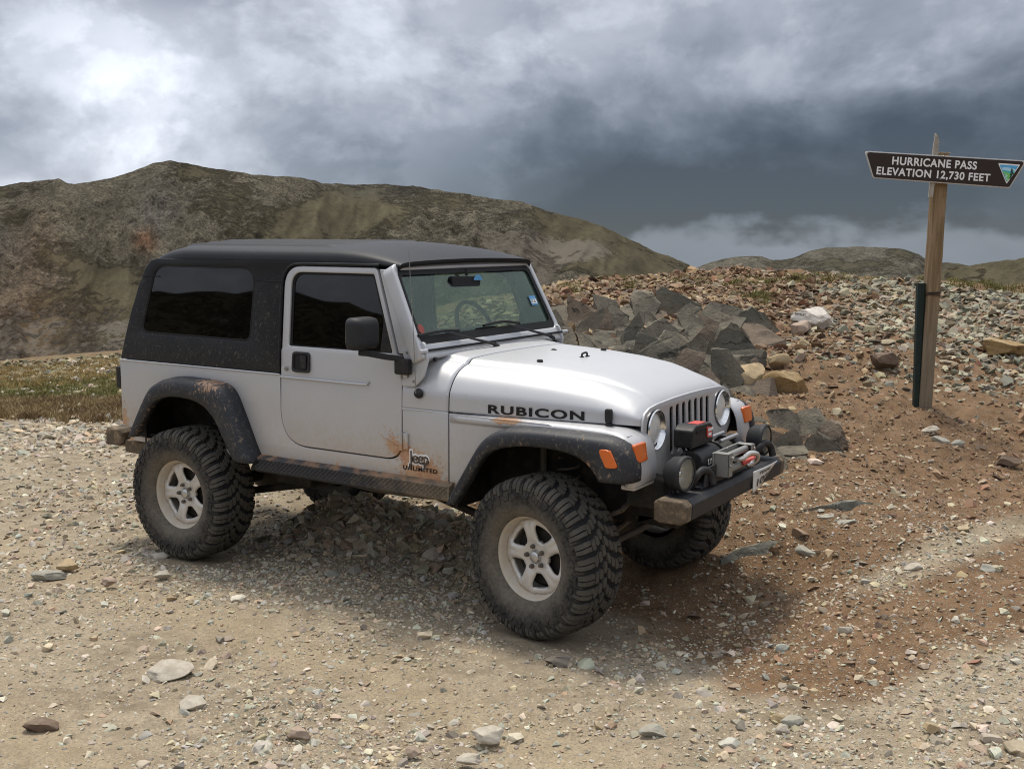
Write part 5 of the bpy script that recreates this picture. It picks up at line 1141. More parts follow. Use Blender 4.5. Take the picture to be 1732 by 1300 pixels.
# ------------------------------------------------------------------ pass sign on its wooden post
def wood(g):
    p = g.obj(); x, y, z = g.xyz(p); q = g.vec(x * 14.0, y * 14.0, z * 0.9)
    n = g.noise(q, 3.0, 6, 0.62, 0.6); n2 = g.noise(g.vec(x * 60, y * 60, z * 2.0), 3.0, 5, 0.6); n3 = g.noise(p, 5.0, 4, 0.6)
    c = g.mix(g.step(n, 0.32, 0.68), (0.18, 0.120, 0.065), (0.31, 0.215, 0.125))
    grey = g.step(z + (n3 - 0.5) * 0.7, 1.25, 0.35)
    c = g.mix(grey * 0.75, c, g.mix(n, (0.135, 0.115, 0.085), (0.25, 0.215, 0.16)))
    c = g.mix(g.step(n2, 0.62, 0.72) * 0.65, c, (0.06, 0.042, 0.026))
    kn = g.voro(g.vec(x * 3, y * 3, z * 1.6), 2.2, 'F1'); c = g.mix(g.step(kn, 0.10, 0.05) * 0.8, c, (0.06, 0.035, 0.02))
    return pbr(g, col=c, rough=0.9, spec=0.2, normal=g.bump(n * 0.5 + n2 * 0.6, 0.7, 0.006))
material('wood', wood)
material('wood_pale', simple((0.44, 0.40, 0.34), 0.9, 0, 0.4, 0.2, (0.25, 0.20, 0.15), 0.003))
material('sign_brown', simple((0.034, 0.022, 0.018), 0.55, 0, 0.15, 0.06, (0.10, 0.09, 0.08)))
material('sign_white', simple((0.80, 0.80, 0.79), 0.55, 0, 0.04))
material('sign_edge', simple((0.55, 0.54, 0.52), 0.5, 0.2, 0.2))
material('emblem_blue', simple((0.10, 0.42, 0.74), 0.5, 0, 0.15))
material('emblem_pale', simple((0.42, 0.70, 0.86), 0.5, 0, 0.1))
material('emblem_teal', simple((0.08, 0.47, 0.50), 0.5, 0, 0.15))
material('emblem_green', simple((0.20, 0.58, 0.14), 0.5, 0, 0.2))
material('emblem_tree', simple((0.012, 0.075, 0.055), 0.5, 0, 0.1))
material('stake_green', simple((0.008, 0.022, 0.018), 0.5, 0, 0.3, 0.15, (0.10, 0.10, 0.09)))
material('wire', simple((0.07, 0.045, 0.03), 0.7, 0.4, 0.3))
SB = at(1562, 687, 9.0); SB[2] = float(HB(SB[0], SB[1])) - 0.03
# lean measured across the picture plane
def _lean():
    top = Vector(SB) + Vector((0, 0, 2.0)); u0, v0, _ = to_px(np.array(SB)); u1, v1, _ = to_px(np.array(top))
    return math.atan2(29.0, 421.0) - math.atan2(float(u1 - u0), float(v0 - v1))
LEAN = _lean()
SIGN = empty('pass_sign'); ex = Vector(RH); ey = Vector(FH)
up = (Vector((0, 0, 1)) * math.cos(LEAN) + ex * math.sin(LEAN)); ex2 = (ex * math.cos(LEAN) - Vector((0, 0, 1)) * math.sin(LEAN))
SIGN.matrix_world = Matrix(((ex2.x, ey.x, up.x, SB[0]), (ex2.y, ey.y, up.y, SB[1]), (ex2.z, ey.z, up.z, SB[2]), (0, 0, 0, 1)))
tag(SIGN, 'brown pass elevation sign on a leaning weathered wooden post', 'sign')
K = 9.0 / FPX * 0.985        # metres per photograph pixel at the post
PT = (687 - 262) * K + 0.03  # post top
m = MB(); secs = []
for i in range(15):
    t = i / 14; z = -0.25 + (PT + 0.25) * t; w = 0.054 - 0.003 * t; j = lambda: random.uniform(-0.0022, 0.0022)
    c = 0.009
    secs.append([(a * w * 1.0 + j(), b * 0.048 + j(), z) for a, b in ((-1, -0.86), (-0.86, -1), (0.86, -1), (1, -0.86), (1, 0.86), (0.86, 1), (-0.86, 1), (-1, 0.86))])
m.loft(secs); m.build('post', 'wood', SIGN, smooth=30)
def sgn(off): return lambda a, b, d: (a, -0.082 + off - d, b)
def spx(u, v):
    """photo pixel on the board to board coordinates (x right, z up)."""
    cu, cv = 1593.0, 290.0; zc = (687 - 290) * K + 0.03; du, dv = (u - cu) * K, -(v - cv) * K
    c, q = math.cos(LEAN), math.sin(LEAN)
    return (du * c - dv * q * 1.0, zc + dv * c + du * q)
bo = rounded([spx(1460, 260), spx(1729, 275), spx(1703, 320), spx(1476, 304)], 0.022, 6)
BRD = plate('sign_board', bo, [], 0.018, 0.0015, sgn(0.0), 'sign_edge', SIGN)
cx_ = sum(p[0] for p in bo) / len(bo); cz_ = sum(p[1] for p in bo) / len(bo)
bi = rounded([spx(1463, 262), spx(1725, 276.5), spx(1702, 318), spx(1477, 302.5)], 0.020, 6)
plate('sign_face', bi, [], 0.002, 0, sgn(-0.0105), 'sign_brown', BRD)
def board_text(txt, u0, v0, u1, v1, capv):
    a = Vector(spx(u0, v0)); b = Vector(spx(u1, v1)); d = b - a; L = d.length; d /= L; nrm = Vector((-d.y, d.x))
    size = capv * K / 0.70
    size *= 1.0
    mk = lambda t_: text_mesh(t_, size, 0.0004, lambda x, y, z: (x, y, z), bold=0.0022, spacing=1.10)
    xr = lambda me_: (min(v.co.x for v in me_.vertices), max(v.co.x for v in me_.vertices))
    k = L / xr(mk(txt))[1]; words_ = txt.split(' ')
    for n_, wd in enumerate(words_):
        me = mk(wd); off = xr(mk(' '.join(words_[:n_ + 1])))[1] - xr(me)[1]
        for v in me.vertices:
            q = a + d * ((v.co.x + off) * k) + nrm * v.co.y; v.co = (q.x, -0.082 - 0.0125 - v.co.z, q.y)
        link('sign_lettering', me, 'sign_white', BRD)
board_text('HURRICANE PASS', 1505, 281.5, 1646, 289.5, 12.5)
board_text('ELEVATION 12,730 FEET', 1480, 297.5, 1669, 309.0, 12.0)
def emblem(pts, mat, off, name, r=0.0):
    q = [spx(*p) for p in pts]; plate(name, rounded(q, r, 4) if r else q, [], 0.001, 0, sgn(off), mat, BRD)
emblem([(1681, 279), (1718, 281.5), (1697, 313)], 'sign_white', -0.0122, 'emblem_border', 0.006)
emblem([(1683.5, 281.5), (1715, 283.5), (1697, 310)], 'emblem_blue', -0.0132, 'emblem_sky', 0.005)
emblem([(1687, 287), (1693, 285.5), (1700, 286.5), (1707, 288), (1710.5, 290), (1708, 293.5), (1689, 291.5)], 'emblem_pale', -0.0140, 'emblem_ridge')
emblem([(1688.6, 290), (1697, 291.5), (1709.5, 292.5), (1704, 300), (1693, 299)], 'emblem_teal', -0.0148, 'emblem_range')
emblem([(1689.8, 292.5), (1696, 294.5), (1706.5, 297), (1697, 309.2)], 'emblem_green', -0.0156, 'emblem_meadow', 0.002)
emblem([(1692.5, 296), (1697.5, 299.5), (1695, 303), (1698.5, 306.5), (1696.8, 307.2), (1693.2, 302.2), (1695, 299.5)], 'emblem_pale', -0.0162, 'emblem_river')
emblem([(1704, 286), (1706.2, 292), (1705.2, 292), (1708, 297), (1706, 297), (1703, 303.5), (1700, 305), (1702.5, 299), (1700.8, 299), (1703, 293.5), (1702, 293.5)], 'emblem_tree', -0.0170, 'emblem_tree')
for u, v in ((1590.5, 268.5), (1587, 305)):
    p = spx(u, v); m = MB(); m.lathe([(0.0, -0.006), (0.006, -0.005), (0.009, 0.0)], 10, (p[0], -0.0935, p[1])); m.build('screw', 'steel_grey', BRD)
# broken lath standing up behind the board
m = MB(); lx = (1576 - 1591) * K
m.loft([[(lx + a * w + dx_, -0.068 + b * 0.008, z) for a, b in ((-1, -1), (1, -1), (1, 1), (-1, 1))] for z, w, dx_ in ((PT - 0.34, 0.016, -0.014), (PT - 0.24, 0.019, -0.010), (PT, 0.021, 0.0), (PT + 0.06, 0.020, 0.002), (PT + 0.10, 0.017, 0.004), (PT + 0.125, 0.010, -0.002), (PT + 0.145, 0.003, -0.008))]); m.build('broken_lath', 'wood_pale', SIGN, smooth=20)
m = MB(); m.box(-0.030, 0.058, -0.052, 0.052, PT, PT + 0.006); m.build('post_cap', 'wood_pale', SIGN)
m = MB(); wz = (687 - 497) * K + 0.03
for k in range(3):
    m.tube([(a * 0.059, b * 0.053, wz + k * 0.010 + 0.014 * a * (0.3 if k else -0.2)) for a, b in ((-1.35, -0.3), (-1, -1), (0, -1.02), (1, -1), (1.02, 0), (1, 1), (0, 1.02), (-1, 1))], 0.0035, 5, closed=True)
m.build('wire_wrap', 'wire', SIGN)
# steel stake wired to the post
STK = empty('steel_stake'); STK.matrix_world = SIGN.matrix_world.copy()
tag(STK, 'dark green steel channel stake standing against the left side of the sign post', 'stake')
m = MB(); zt = (687 - 478) * K + 0.03
def chan(z, x, w): return [(x - w, -0.035, z), (x - w, 0.012, z), (x - w + 0.008, 0.012, z), (x - w * 0.45, -0.020, z), (x + w * 0.45, -0.020, z), (x + w - 0.008, 0.012, z), (x + w, 0.012, z), (x + w, -0.035, z), (x + w * 0.5, -0.046, z), (x - w * 0.5, -0.046, z)]
m.loft([chan(z, lerp(-0.062, -0.092, t), lerp(0.014, 0.031, t)) for t, z in [(k / 8, lerp(-0.3, zt, k / 8)) for k in range(9)]]); m.build('channel', 'stake_green', STK, smooth=25)
for k in range(16):
    t = 0.36 + 0.62 * k / 15; z = lerp(-0.3, zt, t); x = lerp(-0.062, -0.092, t)
    m = MB(); m.lathe([(0.0, -0.0008), (0.0055, -0.0006), (0.0055, 0.001)], 8, (x, -0.0465, z)); m.build('hole', 'seal_black', STK)
# ------------------------------------------------------------------ rocks and stones
def rock_bm(seed, sub=3, planes=11, amp=0.05, flat=0.0):
    """An angular lump about one unit across: a ball cut by random planes, then roughened."""
    r = np.random.RandomState(seed); bm = bmesh.new(); bmesh.ops.create_icosphere(bm, subdivisions=sub, radius=0.62)
    P = np.array([v.co[:] for v in bm.verts]); N = r.normal(size=(planes, 3)); N /= np.linalg.norm(N, axis=1)[:, None]
    for n_, d in zip(N, r.uniform(0.28, 0.47, planes)):
        k = P @ n_; o = k > d; P[o] -= np.outer(k[o] - d, n_)
    f = lambda s, o: np.stack([fbm(P[:, 0] * s + o, P[:, 1] * s + P[:, 2] * s * 0.7 + o * 2, 4, seed + 1), fbm(P[:, 1] * s - o, P[:, 2] * s + P[:, 0] * s * 0.6, 4, seed + 2), fbm(P[:, 2] * s, P[:, 0] * s + P[:, 1] * s * 0.8 + o, 4, seed + 3)], 1)
    P = P + f(2.6, 1.3) * amp + f(7.0, 4.1) * amp * 0.35
    P -= (P.max(0) + P.min(0)) / 2; P /= (P.max(0) - P.min(0))
    F = np.array([[v.index for v in q.verts] for q in bm.faces]); bm.free(); return P, F
def rock_mesh(name, seed, sub=3, planes=11, amp=0.05, smooth=28):
    P, F = rock_bm(seed, sub, planes, amp); me = np_mesh(name, P, F, True); me.set_sharp_from_angle(angle=math.radians(smooth)); return me
def strata(P, seed, n=5, k=0.5):
    """Step the sides so that bedding shows."""
    z = P[:, 2]; return P
SWATCH = {'crag_pale': (0.46, 0.415, 0.34), 'crag_blue': (0.33, 0.32, 0.27), 'crag_red': (0.37, 0.285, 0.22), 'crag_ochre': (0.42, 0.32, 0.19), 'crag_brown': (0.15, 0.105, 0.075), 'crag_grey': (0.17, 0.15, 0.125)}
def boulder(name, uv0, uv1, mat, seed, label=None, cat='rock', parent=None, depth_k=0.7, sink=0.25, tilt=(0, 0, 0), sub=4, planes=12, amp=0.06, hk=1.0, push=0.0):
    """A rock that fills the photo box uv0..uv1, standing on the ground there."""
    (u0, v0), (u1, v1) = uv0, uv1; p, t = hit((u0 + u1) / 2, v1); w = (u1 - u0) / FPX * t; h = max(0.03, (v1 - v0) / FPX * t * hk * (0.62 if name == 'stone' else (0.5 if name == 'rock_slab' else 1.0)))
    c = p + np.array(FH) * (w * depth_k * 0.5 + push); gz_ = float(HB(c[0], c[1]))
    me = rock_mesh(name, seed, sub, planes, amp); o = link(name, me, mat, parent)
    hh = h / (1 - sink); top = p[2] + h
    o.scale = (w * 1.04, w * depth_k, hh); o.rotation_euler = (tilt[0], tilt[1], math.atan2(RH[1], RH[0]) + tilt[2])
    o.location = (c[0], c[1], min(gz_, p[2] + 0.02) + hh * 0.5 - hh * sink)
    if mat in SWATCH and w < 0.30: me.materials.clear(); me.materials.append(MATS['stone']); o.color = (*SWATCH[mat], 1.0)
    if label: tag(o, label, cat)
    return o
# --- bedrock outcrops: blocks fractured from one mass (cells of a squashed Voronoi partition)
def fracture(name, label, n, box, depth, mats, seed, half=0.55, zs=1.5, out=(0.04, 0.15), gap=0.975):
    r = np.random.RandomState(seed); u0, v0, u1, v1 = box; P = []
    while len(P) < n:
        u, v = r.uniform(u0, u1), r.uniform(v0, v1)
        dd = depth(u, v)
        if dd is None: continue
        p = at(u, v, dd + r.uniform(0, 0.22))
        if all(np.linalg.norm((p - q) * np.array([1, 1, zs])) > half * 0.32 for q in P) or r.uniform() < 0.02: P.append(p)
    P = np.array(P); c0 = P.mean(0); c0[2] = float(HB(c0[0], c0[1])); root = empty(name, tuple(c0)); tag(root, label, 'rock outcrop')
    M2 = np.array([1.0, 1.0, zs * zs]); no = -FH * 0.80 + np.array([0, 0, 0.60]); back = P + FH * 0.5
    A = np.concatenate([P, back])
    for k, p in enumerate(P):
        bm = bmesh.new(); bmesh.ops.create_cube(bm, size=half * 2, matrix=Matrix.Translation(Vector(p)) @ Euler(tuple(r.uniform(0, 3, 3))).to_matrix().to_4x4())
        order = np.argsort((((A - p) * np.array([1, 1, zs])) ** 2).sum(1))[1:18]
        cuts = [(p + (A[q] - p) * 0.5 * gap, (A[q] - p) * M2) for q in order]
        nn = no / np.linalg.norm(no) + r.normal(0, 0.22, 3); cuts.append((p + no * r.uniform(*out), nn))
        for _ in range(2): d_ = no / np.linalg.norm(no) + r.normal(0, 0.6, 3); cuts.append((p + d_ / np.linalg.norm(d_) * r.uniform(0.13, 0.22), d_))
        for _ in range(7): d_ = r.normal(0, 1, 3) * np.array([1, 1, 1.3]); d_ /= np.linalg.norm(d_); cuts.append((p + d_ * half * r.uniform(0.75, 1.15), d_))
        for co, nrm in cuts:
            if not bm.verts: break
            bmesh.ops.bisect_plane(bm, geom=bm.verts[:] + bm.edges[:] + bm.faces[:], plane_co=Vector(co), plane_no=Vector(nrm).normalized(), clear_outer=True)
            bmesh.ops.holes_fill(bm, edges=[e for e in bm.edges if e.is_boundary], sides=0)
        if len(bm.verts) < 4: bm.free(); continue
        co_ = [v.co.copy() for v in bm.verts]; bm.free(); bm = bmesh.new(); [bm.verts.new(c - Vector(c0)) for c in co_]
        bmesh.ops.remove_doubles(bm, verts=bm.verts, dist=0.004); bmesh.ops.convex_hull(bm, input=bm.verts)
        bmesh.ops.delete(bm, geom=[v for v in bm.verts if not v.link_faces], context='VERTS')
        bmesh.ops.triangulate(bm, faces=bm.faces); bmesh.ops.subdivide_edges(bm, edges=[e for e in bm.edges if e.calc_length() > 0.10], cuts=3, use_grid_fill=True)
        bmesh.ops.triangulate(bm, faces=bm.faces)
        Q = np.array([v.co[:] for v in bm.verts]); 
        D = np.stack([fbm(Q[:, 0] * 9 + Q[:, 2] * 5, Q[:, 1] * 9 + k, 4, seed), fbm(Q[:, 1] * 9, Q[:, 2] * 9 + k, 4, seed + 1), fbm(Q[:, 2] * 11 + k, Q[:, 0] * 9, 4, seed + 2)], 1) * 0.028
        for v, d_ in zip(bm.verts, D): v.co += Vector(d_)
        bmesh.ops.recalc_face_normals(bm, faces=bm.faces); me = bpy.data.meshes.new('rock'); bm.to_mesh(me); bm.free()
        me.polygons.foreach_set('use_smooth', [True] * len(me.polygons)); me.set_sharp_from_angle(angle=math.radians(20))
        link('rock', me, mats[r.randint(0, len(mats))], root)
    return root
def dep_main(u, v):
    top = np.interp(u, [925, 960, 1010, 1060, 1110, 1170, 1225, 1262, 1284], [562, 550, 542, 539, 540, 543, 546, 560, 618]); bot = np.interp(u, [925, 1150, 1284], [700, 712, 668])
    if v < top or v > bot: return None
    return hit(u, v)[1] - 0.04 - 0.09 * float(fbm(np.array([u / 60.0]), np.array([v / 45.0]), 3, 5)[0])
fracture('rock_outcrop', 'big grey green bedrock outcrop rising behind the silver hood', 130, (935, 538, 1262, 712), dep_main, ['crag_grey', 'crag_grey', 'crag_brown'], 61, half=0.30, out=(0.0, 0.065), gap=0.985)
def dep_side(u, v):
    top = np.interp(u, [1262, 1300, 1350, 1390, 1412], [712, 703, 712, 730, 762]); bot = np.interp(u, [1262, 1340, 1412], [800, 806, 784])
    if v < top or v > bot: return None
    return hit(u, v)[1] - 0.05
fracture('rock_outcrop', 'low dark grey rock ledge beside the front bumper lamp', 26, (1285, 724, 1390, 786), dep_side, ['crag_grey', 'crag_grey', 'crag_brown'], 62, half=0.17, out=(0.0, 0.05))
B = boulder
B('boulder', (1345, 524), (1416, 556), 'crag_pale', 201, 'white topped boulder on the rubble slope left of the sign post')
B('boulder', (1342, 545), (1376, 564), 'crag_red', 202, 'rounded red boulder just below the white topped boulder')
B('boulder', (1243, 622), (1300, 662), 'crag_ochre', 203, 'blocky ochre rock beside the grey outcrop behind the headlight', depth_k=0.9)
B('rock_ledge', (1285, 632), (1372, 664), 'crag_ochre', 204, 'long thin ochre ledge sloping down from the ochre rock', depth_k=0.35, tilt=(0, 0.18, 0), sink=0.45)
B('boulder', (1301, 601), (1336, 622), 'crag_ochre', 205, 'tan flat faced stone above the ochre rock on the slope')
B('boulder', (1346, 598), (1366, 614), 'crag_red', 206, 'small rust coloured stone right of the tan flat faced stone')
B('boulder', (1478, 597), (1524, 624), 'crag_brown', 207, 'dark brown slab on the slope left of the post foot', tilt=(0, 0.25, 0.2))
B('boulder', (1668, 576), (1760, 604), 'crag_ochre', 208, 'cream and tan slab at the right edge of the slope', depth_k=0.6)
B('stone', (1580, 735), (1611, 756), 'crag_blue', 209, 'pale grey stone below the post, left of a pair')
B('stone', (1610, 739), (1634, 758), 'crag_blue', 210, 'pale grey stone below the post, right of a pair')
B('stone', (1563, 717), (1594, 735), 'crag_pale', 211, 'cream angular flake above the pair of pale grey stones')
B('stone', (1694, 766), (1732, 790), 'crag_brown', 212, 'dark reddish brown stone at the right edge below the post')
B('rock_slab', (1352, 838), (1515, 866), 'crag_blue', 213, 'long grey green slab showing through the brown dirt', depth_k=0.35, sink=0.72, tilt=(0, 0.03, -0.05))
B('rock_slab', (1385, 872), (1418, 884), 'crag_blue', 214, 'small grey slab chip below the long grey green slab', sink=0.6)
B('rock_slab', (1416, 879), (1458, 893), 'crag_blue', 215, 'pale slab chip right of the small grey slab chip', sink=0.6)
B('rock_slab', (1225, 903), (1362, 942), 'crag_blue', 216, 'bluish grey flat slab right of the far front tyre', depth_k=0.5, sink=0.78)
B('rock_slab', (1348, 922), (1398, 942), 'crag_blue', 217, 'low grey brown slab at the end of the bluish slab', sink=0.7)
B('stone', (242, 1120), (318, 1150), 'crag_pale', 218, 'long white slab of stone on the foreground gravel', tilt=(0, -0.08, 0.25), sink=0.35)
B('stone', (921, 1102), (966, 1132), 'crag_grey', 219, 'dark grey brown stone in front of the near front tyre', sink=0.15)
B('stone', (36, 1213), (92, 1241), 'crag_brown', 220, 'dark brown stone at the lower left corner', sink=0.25)
B('stone', (794, 1228), (852, 1256), 'crag_pale', 221, 'flat white stone at the bottom centre of the track', sink=0.3)
B('stone', (1082, 1221), (1130, 1250), 'crag_blue', 222, 'pale grey stone at the bottom, right of centre', sink=0.2)
B('stone', (483, 1226), (524, 1250), 'crag_red', 223, 'pinkish stone at the bottom left of centre', sink=0.3)
B('stone', (297, 1178), (346, 1204), 'crag_pale', 224, 'cream stone below the long white slab', sink=0.35)
B('stone', (258, 962), (288, 979), 'crag_pale', 225, 'small pale stone near the rear tyre', sink=0.25)
B('stone', (246, 931), (284, 947), 'crag_pale', 226, 'white flat stone touching the rear tyre', sink=0.4)
B('stone', (92, 941), (128, 963), 'crag_ochre', 227, 'tan block of stone left of the rear tyre', sink=0.3)
B('stone', (168, 972), (195, 990), 'crag_red', 228, 'reddish stone below the tan block, left of the rear tyre', sink=0.3)
B('stone', (45, 962), (102, 980), 'crag_blue', 229, 'long pale grey slab at the left of the track', sink=0.45, depth_k=0.6)
B('stone', (772, 1276), (815, 1298), 'crag_pale', 230, 'white stone at the bottom edge below the flat white stone', sink=0.25)
B('stone', (1563, 1218), (1592, 1242), 'crag_ochre', 231, 'squat yellow tan stone in the lower right corner', sink=0.25)
B('stone', (1305, 1203), (1338, 1222), 'crag_ochre', 232, 'yellowish stone in the cluster right of bottom centre', sink=0.25)
B('stone', (1325, 1213), (1362, 1231), 'crag_blue', 233, 'grey stone right of the yellowish stone in the cluster', sink=0.25)
B('stone', (1313, 1226), (1337, 1245), 'crag_pale', 234, 'white stone below the grey stone in the cluster', sink=0.2)
B('stone', (1420, 1061), (1445, 1072), 'crag_pale', 235, 'small flat cream stone on the brown dirt right of the front tyre', sink=0.3)
B('stone', (685, 1257), (712, 1280), 'crag_red', 236, 'rosy grey stone at the bottom between white stones', sink=0.25)
B('stone', (1533, 948), (1563, 972), 'crag_pale', 237, 'pale pinkish white stone half sunk in the pale rut', sink=0.5)
B('stone', (1662, 952), (1702, 972), 'crag_blue', 238, 'pale greenish stone at the right edge of the pale rut', sink=0.45)
B('boulder', (960, 452), (985, 476), 'crag_pale', 239, None) if False else None

# --- loose stones: sampled on the ground, the largest in view as single objects, the rest as stuff
def hull(seed, npt, flat):
    r = np.random.RandomState(seed); P = r.normal(size=(npt, 3)); P /= np.linalg.norm(P, axis=1)[:, None]; P *= r.uniform(0.8, 1.0, (npt, 1)); P[:, 2] *= flat; P[:, 1] *= r.uniform(0.6, 0.95)
    bm = bmesh.new(); [bm.verts.new(p) for p in P]; ret = bmesh.ops.convex_hull(bm, input=bm.verts)
    bmesh.ops.delete(bm, geom=[v for v in bm.verts if not v.link_faces], context='VERTS'); bmesh.ops.triangulate(bm, faces=bm.faces)
    bm.verts.index_update(); V = np.array([v.co[:] for v in bm.verts]); F = np.array([[v.index for v in f.verts] for f in bm.faces]); bm.free()
    V -= (V.max(0) + V.min(0)) / 2; return V / (V[:, :2].max() - V[:, :2].min()) , F
SMALL = [hull(300 + k, 8 + k % 3, 0.42 + 0.25 * (k % 4) / 3) for k in range(16)]
FLAKE = [hull(400 + k, 8 + k % 3, 0.22 + 0.12 * (k % 3)) for k in range(16)]
PAL_T = np.array([(0.40, 0.33, 0.235), (0.47, 0.41, 0.31), (0.34, 0.28, 0.20), (0.40, 0.37, 0.30), (0.33, 0.31, 0.255), (0.52, 0.47, 0.375), (0.38, 0.28, 0.19), (0.37, 0.36, 0.305), (0.44, 0.36, 0.24), (0.27, 0.235, 0.185)])
PAL_B = np.array([(0.25, 0.165, 0.100), (0.36, 0.26, 0.155), (0.19, 0.12, 0.075), (0.43, 0.33, 0.21), (0.30, 0.225, 0.15), (0.15, 0.11, 0.08), (0.265, 0.15, 0.095), (0.46, 0.385, 0.27), (0.21, 0.165, 0.12), (0.22, 0.14, 0.09)])
PAL_G = np.array([(0.27, 0.26, 0.19), (0.34, 0.32, 0.23), (0.21, 0.205, 0.16), (0.40, 0.36, 0.26), (0.17, 0.155, 0.12), (0.30, 0.25, 0.175), (0.25, 0.19, 0.13)])
rs = np.random.RandomState(12)
def sample(n, a0, a1, r0, r1):
    a = rs.uniform(a0, a1, n); r = np.sqrt(rs.uniform(r0 * r0, r1 * r1, n))
    return CAM[0] + r * (np.cos(a) * FH[0] + np.sin(a) * RH[0]), CAM[1] + r * (np.cos(a) * FH[1] + np.sin(a) * RH[1]), r, a
xs_, ys_, sz_, fl_, zn_ = [], [], [], [], []
def scatter(n, a0, a1, r0, r1, smin, smax, power, keep, flake, zoneid):
    x, y, r, a = sample(n, a0, a1, r0, r1); k = keep(x, y, r, a); m_ = rs.uniform(0, 1, n) < k; x, y = x[m_], y[m_]
    s_ = smin * (smax / smin) ** (rs.uniform(0, 1, len(x)) ** power)
    xs_.append(x); ys_.append(y); sz_.append(s_); fl_.append(np.full(len(x), flake)); zn_.append(np.full(len(x), zoneid))
clump = lambda x, y, sc, sd: np.clip(0.60 + 1.15 * fbm(x * sc, y * sc, 4, sd), 0.18, 1)
ruts = lambda x, y: np.exp(-((y + 0.12 * x + 1.75) / 0.26) ** 2) + np.exp(-((y + 0.12 * x + 3.15) / 0.30) ** 2)
track = lambda x, y, r, a: (1 - 0.72 * dirt(x, y)) * clump(x, y, 0.9, 31) * (1 - 0.55 * np.clip(ruts(x, y), 0, 1))
dirtk = lambda x, y, r, a: dirt(x, y) * (0.35 + 0.65 * clump(x, y, 0.8, 32))
scatter(84000, -0.50, 0.50, 3.6, 7.8, 0.007, 0.027, 1.5, track, 0, 0)
scatter(11000, -0.50, 0.50, 3.6, 8.5, 0.022, 0.062, 1.8, track, 0, 0)
scatter(420, -0.50, 0.50, 3.6, 9.0, 0.055, 0.12, 2.2, track, 0, 0)
scatter(14000, -0.52, -0.02, 7.4, 13.0, 0.02, 0.075, 1.5, lambda x, y, r, a: (1 - dirt(x, y) * 0.5) * clump(x, y, 0.7, 33), 1, 0)
scatter(9000, -0.52, -0.10, 11.0, 18.8, 0.04, 0.16, 1.6, lambda x, y, r, a: (1 - turf(x, y) * 0.85) * clump(x, y, 0.5, 34), 1, 0)
scatter(6000, -0.52, -0.10, 16.4, 19.0, 0.05, 0.14, 1.6, lambda x, y, r, a: 0.9 + 0 * x, 1, 3)
scatter(24000, -0.06, 0.52, 4.8, 9.4, 0.008, 0.034, 1.7, dirtk, 1, 1)
scatter(1500, -0.06, 0.52, 5.2, 9.5, 0.032, 0.085, 2.2, dirtk, 1, 1)
upper = lambda x, y, r, a: sstep(r, 8.8, 11.0) * (0.45 + 0.55 * clump(x, y, 0.6, 35)) * sstep(a, -0.12, 0.0)
scatter(26000, -0.12, 0.52, 8.0, 14.6, 0.025, 0.10, 1.4, upper, 1, 1)
scatter(11000, -0.12, 0.52, 9.2, 14.8, 0.07, 0.17, 1.8, lambda x, y, r, a: sstep(r, 10.0, 12.0) * (0.25 + 0.75 * clump(x, y, 0.55, 36)) * sstep(a, -0.12, 0.0), 1, 1)
scatter(1100, -0.04, 0.16, 10.6, 14.2, 0.10, 0.20, 1.8, lambda x, y, r, a: 1.0 + 0 * x, 1, 1)
for s0, s1 in ((-0.90, -0.50), (0.50, 0.90)):      # thinner beyond the edges of the view
    scatter(9000, s0, s1, 3.4, 8.5, 0.014, 0.050, 1.6, track, 0, 0)
    scatter(160, s0, s1, 3.4, 9.0, 0.055, 0.12, 2.2, track, 0, 0)
scatter(4500, -0.90, -0.50, 8.5, 18.8, 0.05, 0.15, 1.6, lambda x, y, r, a: (1 - turf(x, y) * 0.8) * clump(x, y, 0.5, 34), 1, 0)
scatter(5000, 0.50, 0.90, 4.8, 10.0, 0.014, 0.060, 1.6, dirtk, 1, 1)
scatter(6000, 0.50, 0.90, 8.6, 14.8, 0.06, 0.17, 1.7, lambda x, y, r, a: sstep(r, 8.8, 11.0) * (0.4 + 0.6 * clump(x, y, 0.6, 35)), 1, 1)
_nm = 1500; xs_.append(rs.uniform(-2.75, -0.35, _nm)); ys_.append(rs.normal(0.38, 0.24, _nm)); sz_.append(0.030 * (0.13 / 0.030) ** (rs.uniform(0, 1, _nm) ** 1.6)); fl_.append(np.ones(_nm, int)); zn_.append(np.full(_nm, 0))   # heaped stones under the car
X, Y, SZ, FLK, ZN = [np.concatenate(q) for q in (xs_, ys_, sz_, fl_, zn_)]
ok = np.ones(len(X), bool)
for wx, wy in WHEELS: ok &= np.hypot((X - wx) / 0.26, (Y - wy) / 0.22) > 1 + SZ * 2
X, Y, SZ, FLK, ZN = X[ok], Y[ok], SZ[ok], FLK[ok], ZN[ok]
Z = H(X, Y)
pu, pv, pdp = to_px(np.stack([X, Y, Z], 1)); a_all = polar(X, Y)[1]; r_all = polar(X, Y)[0]
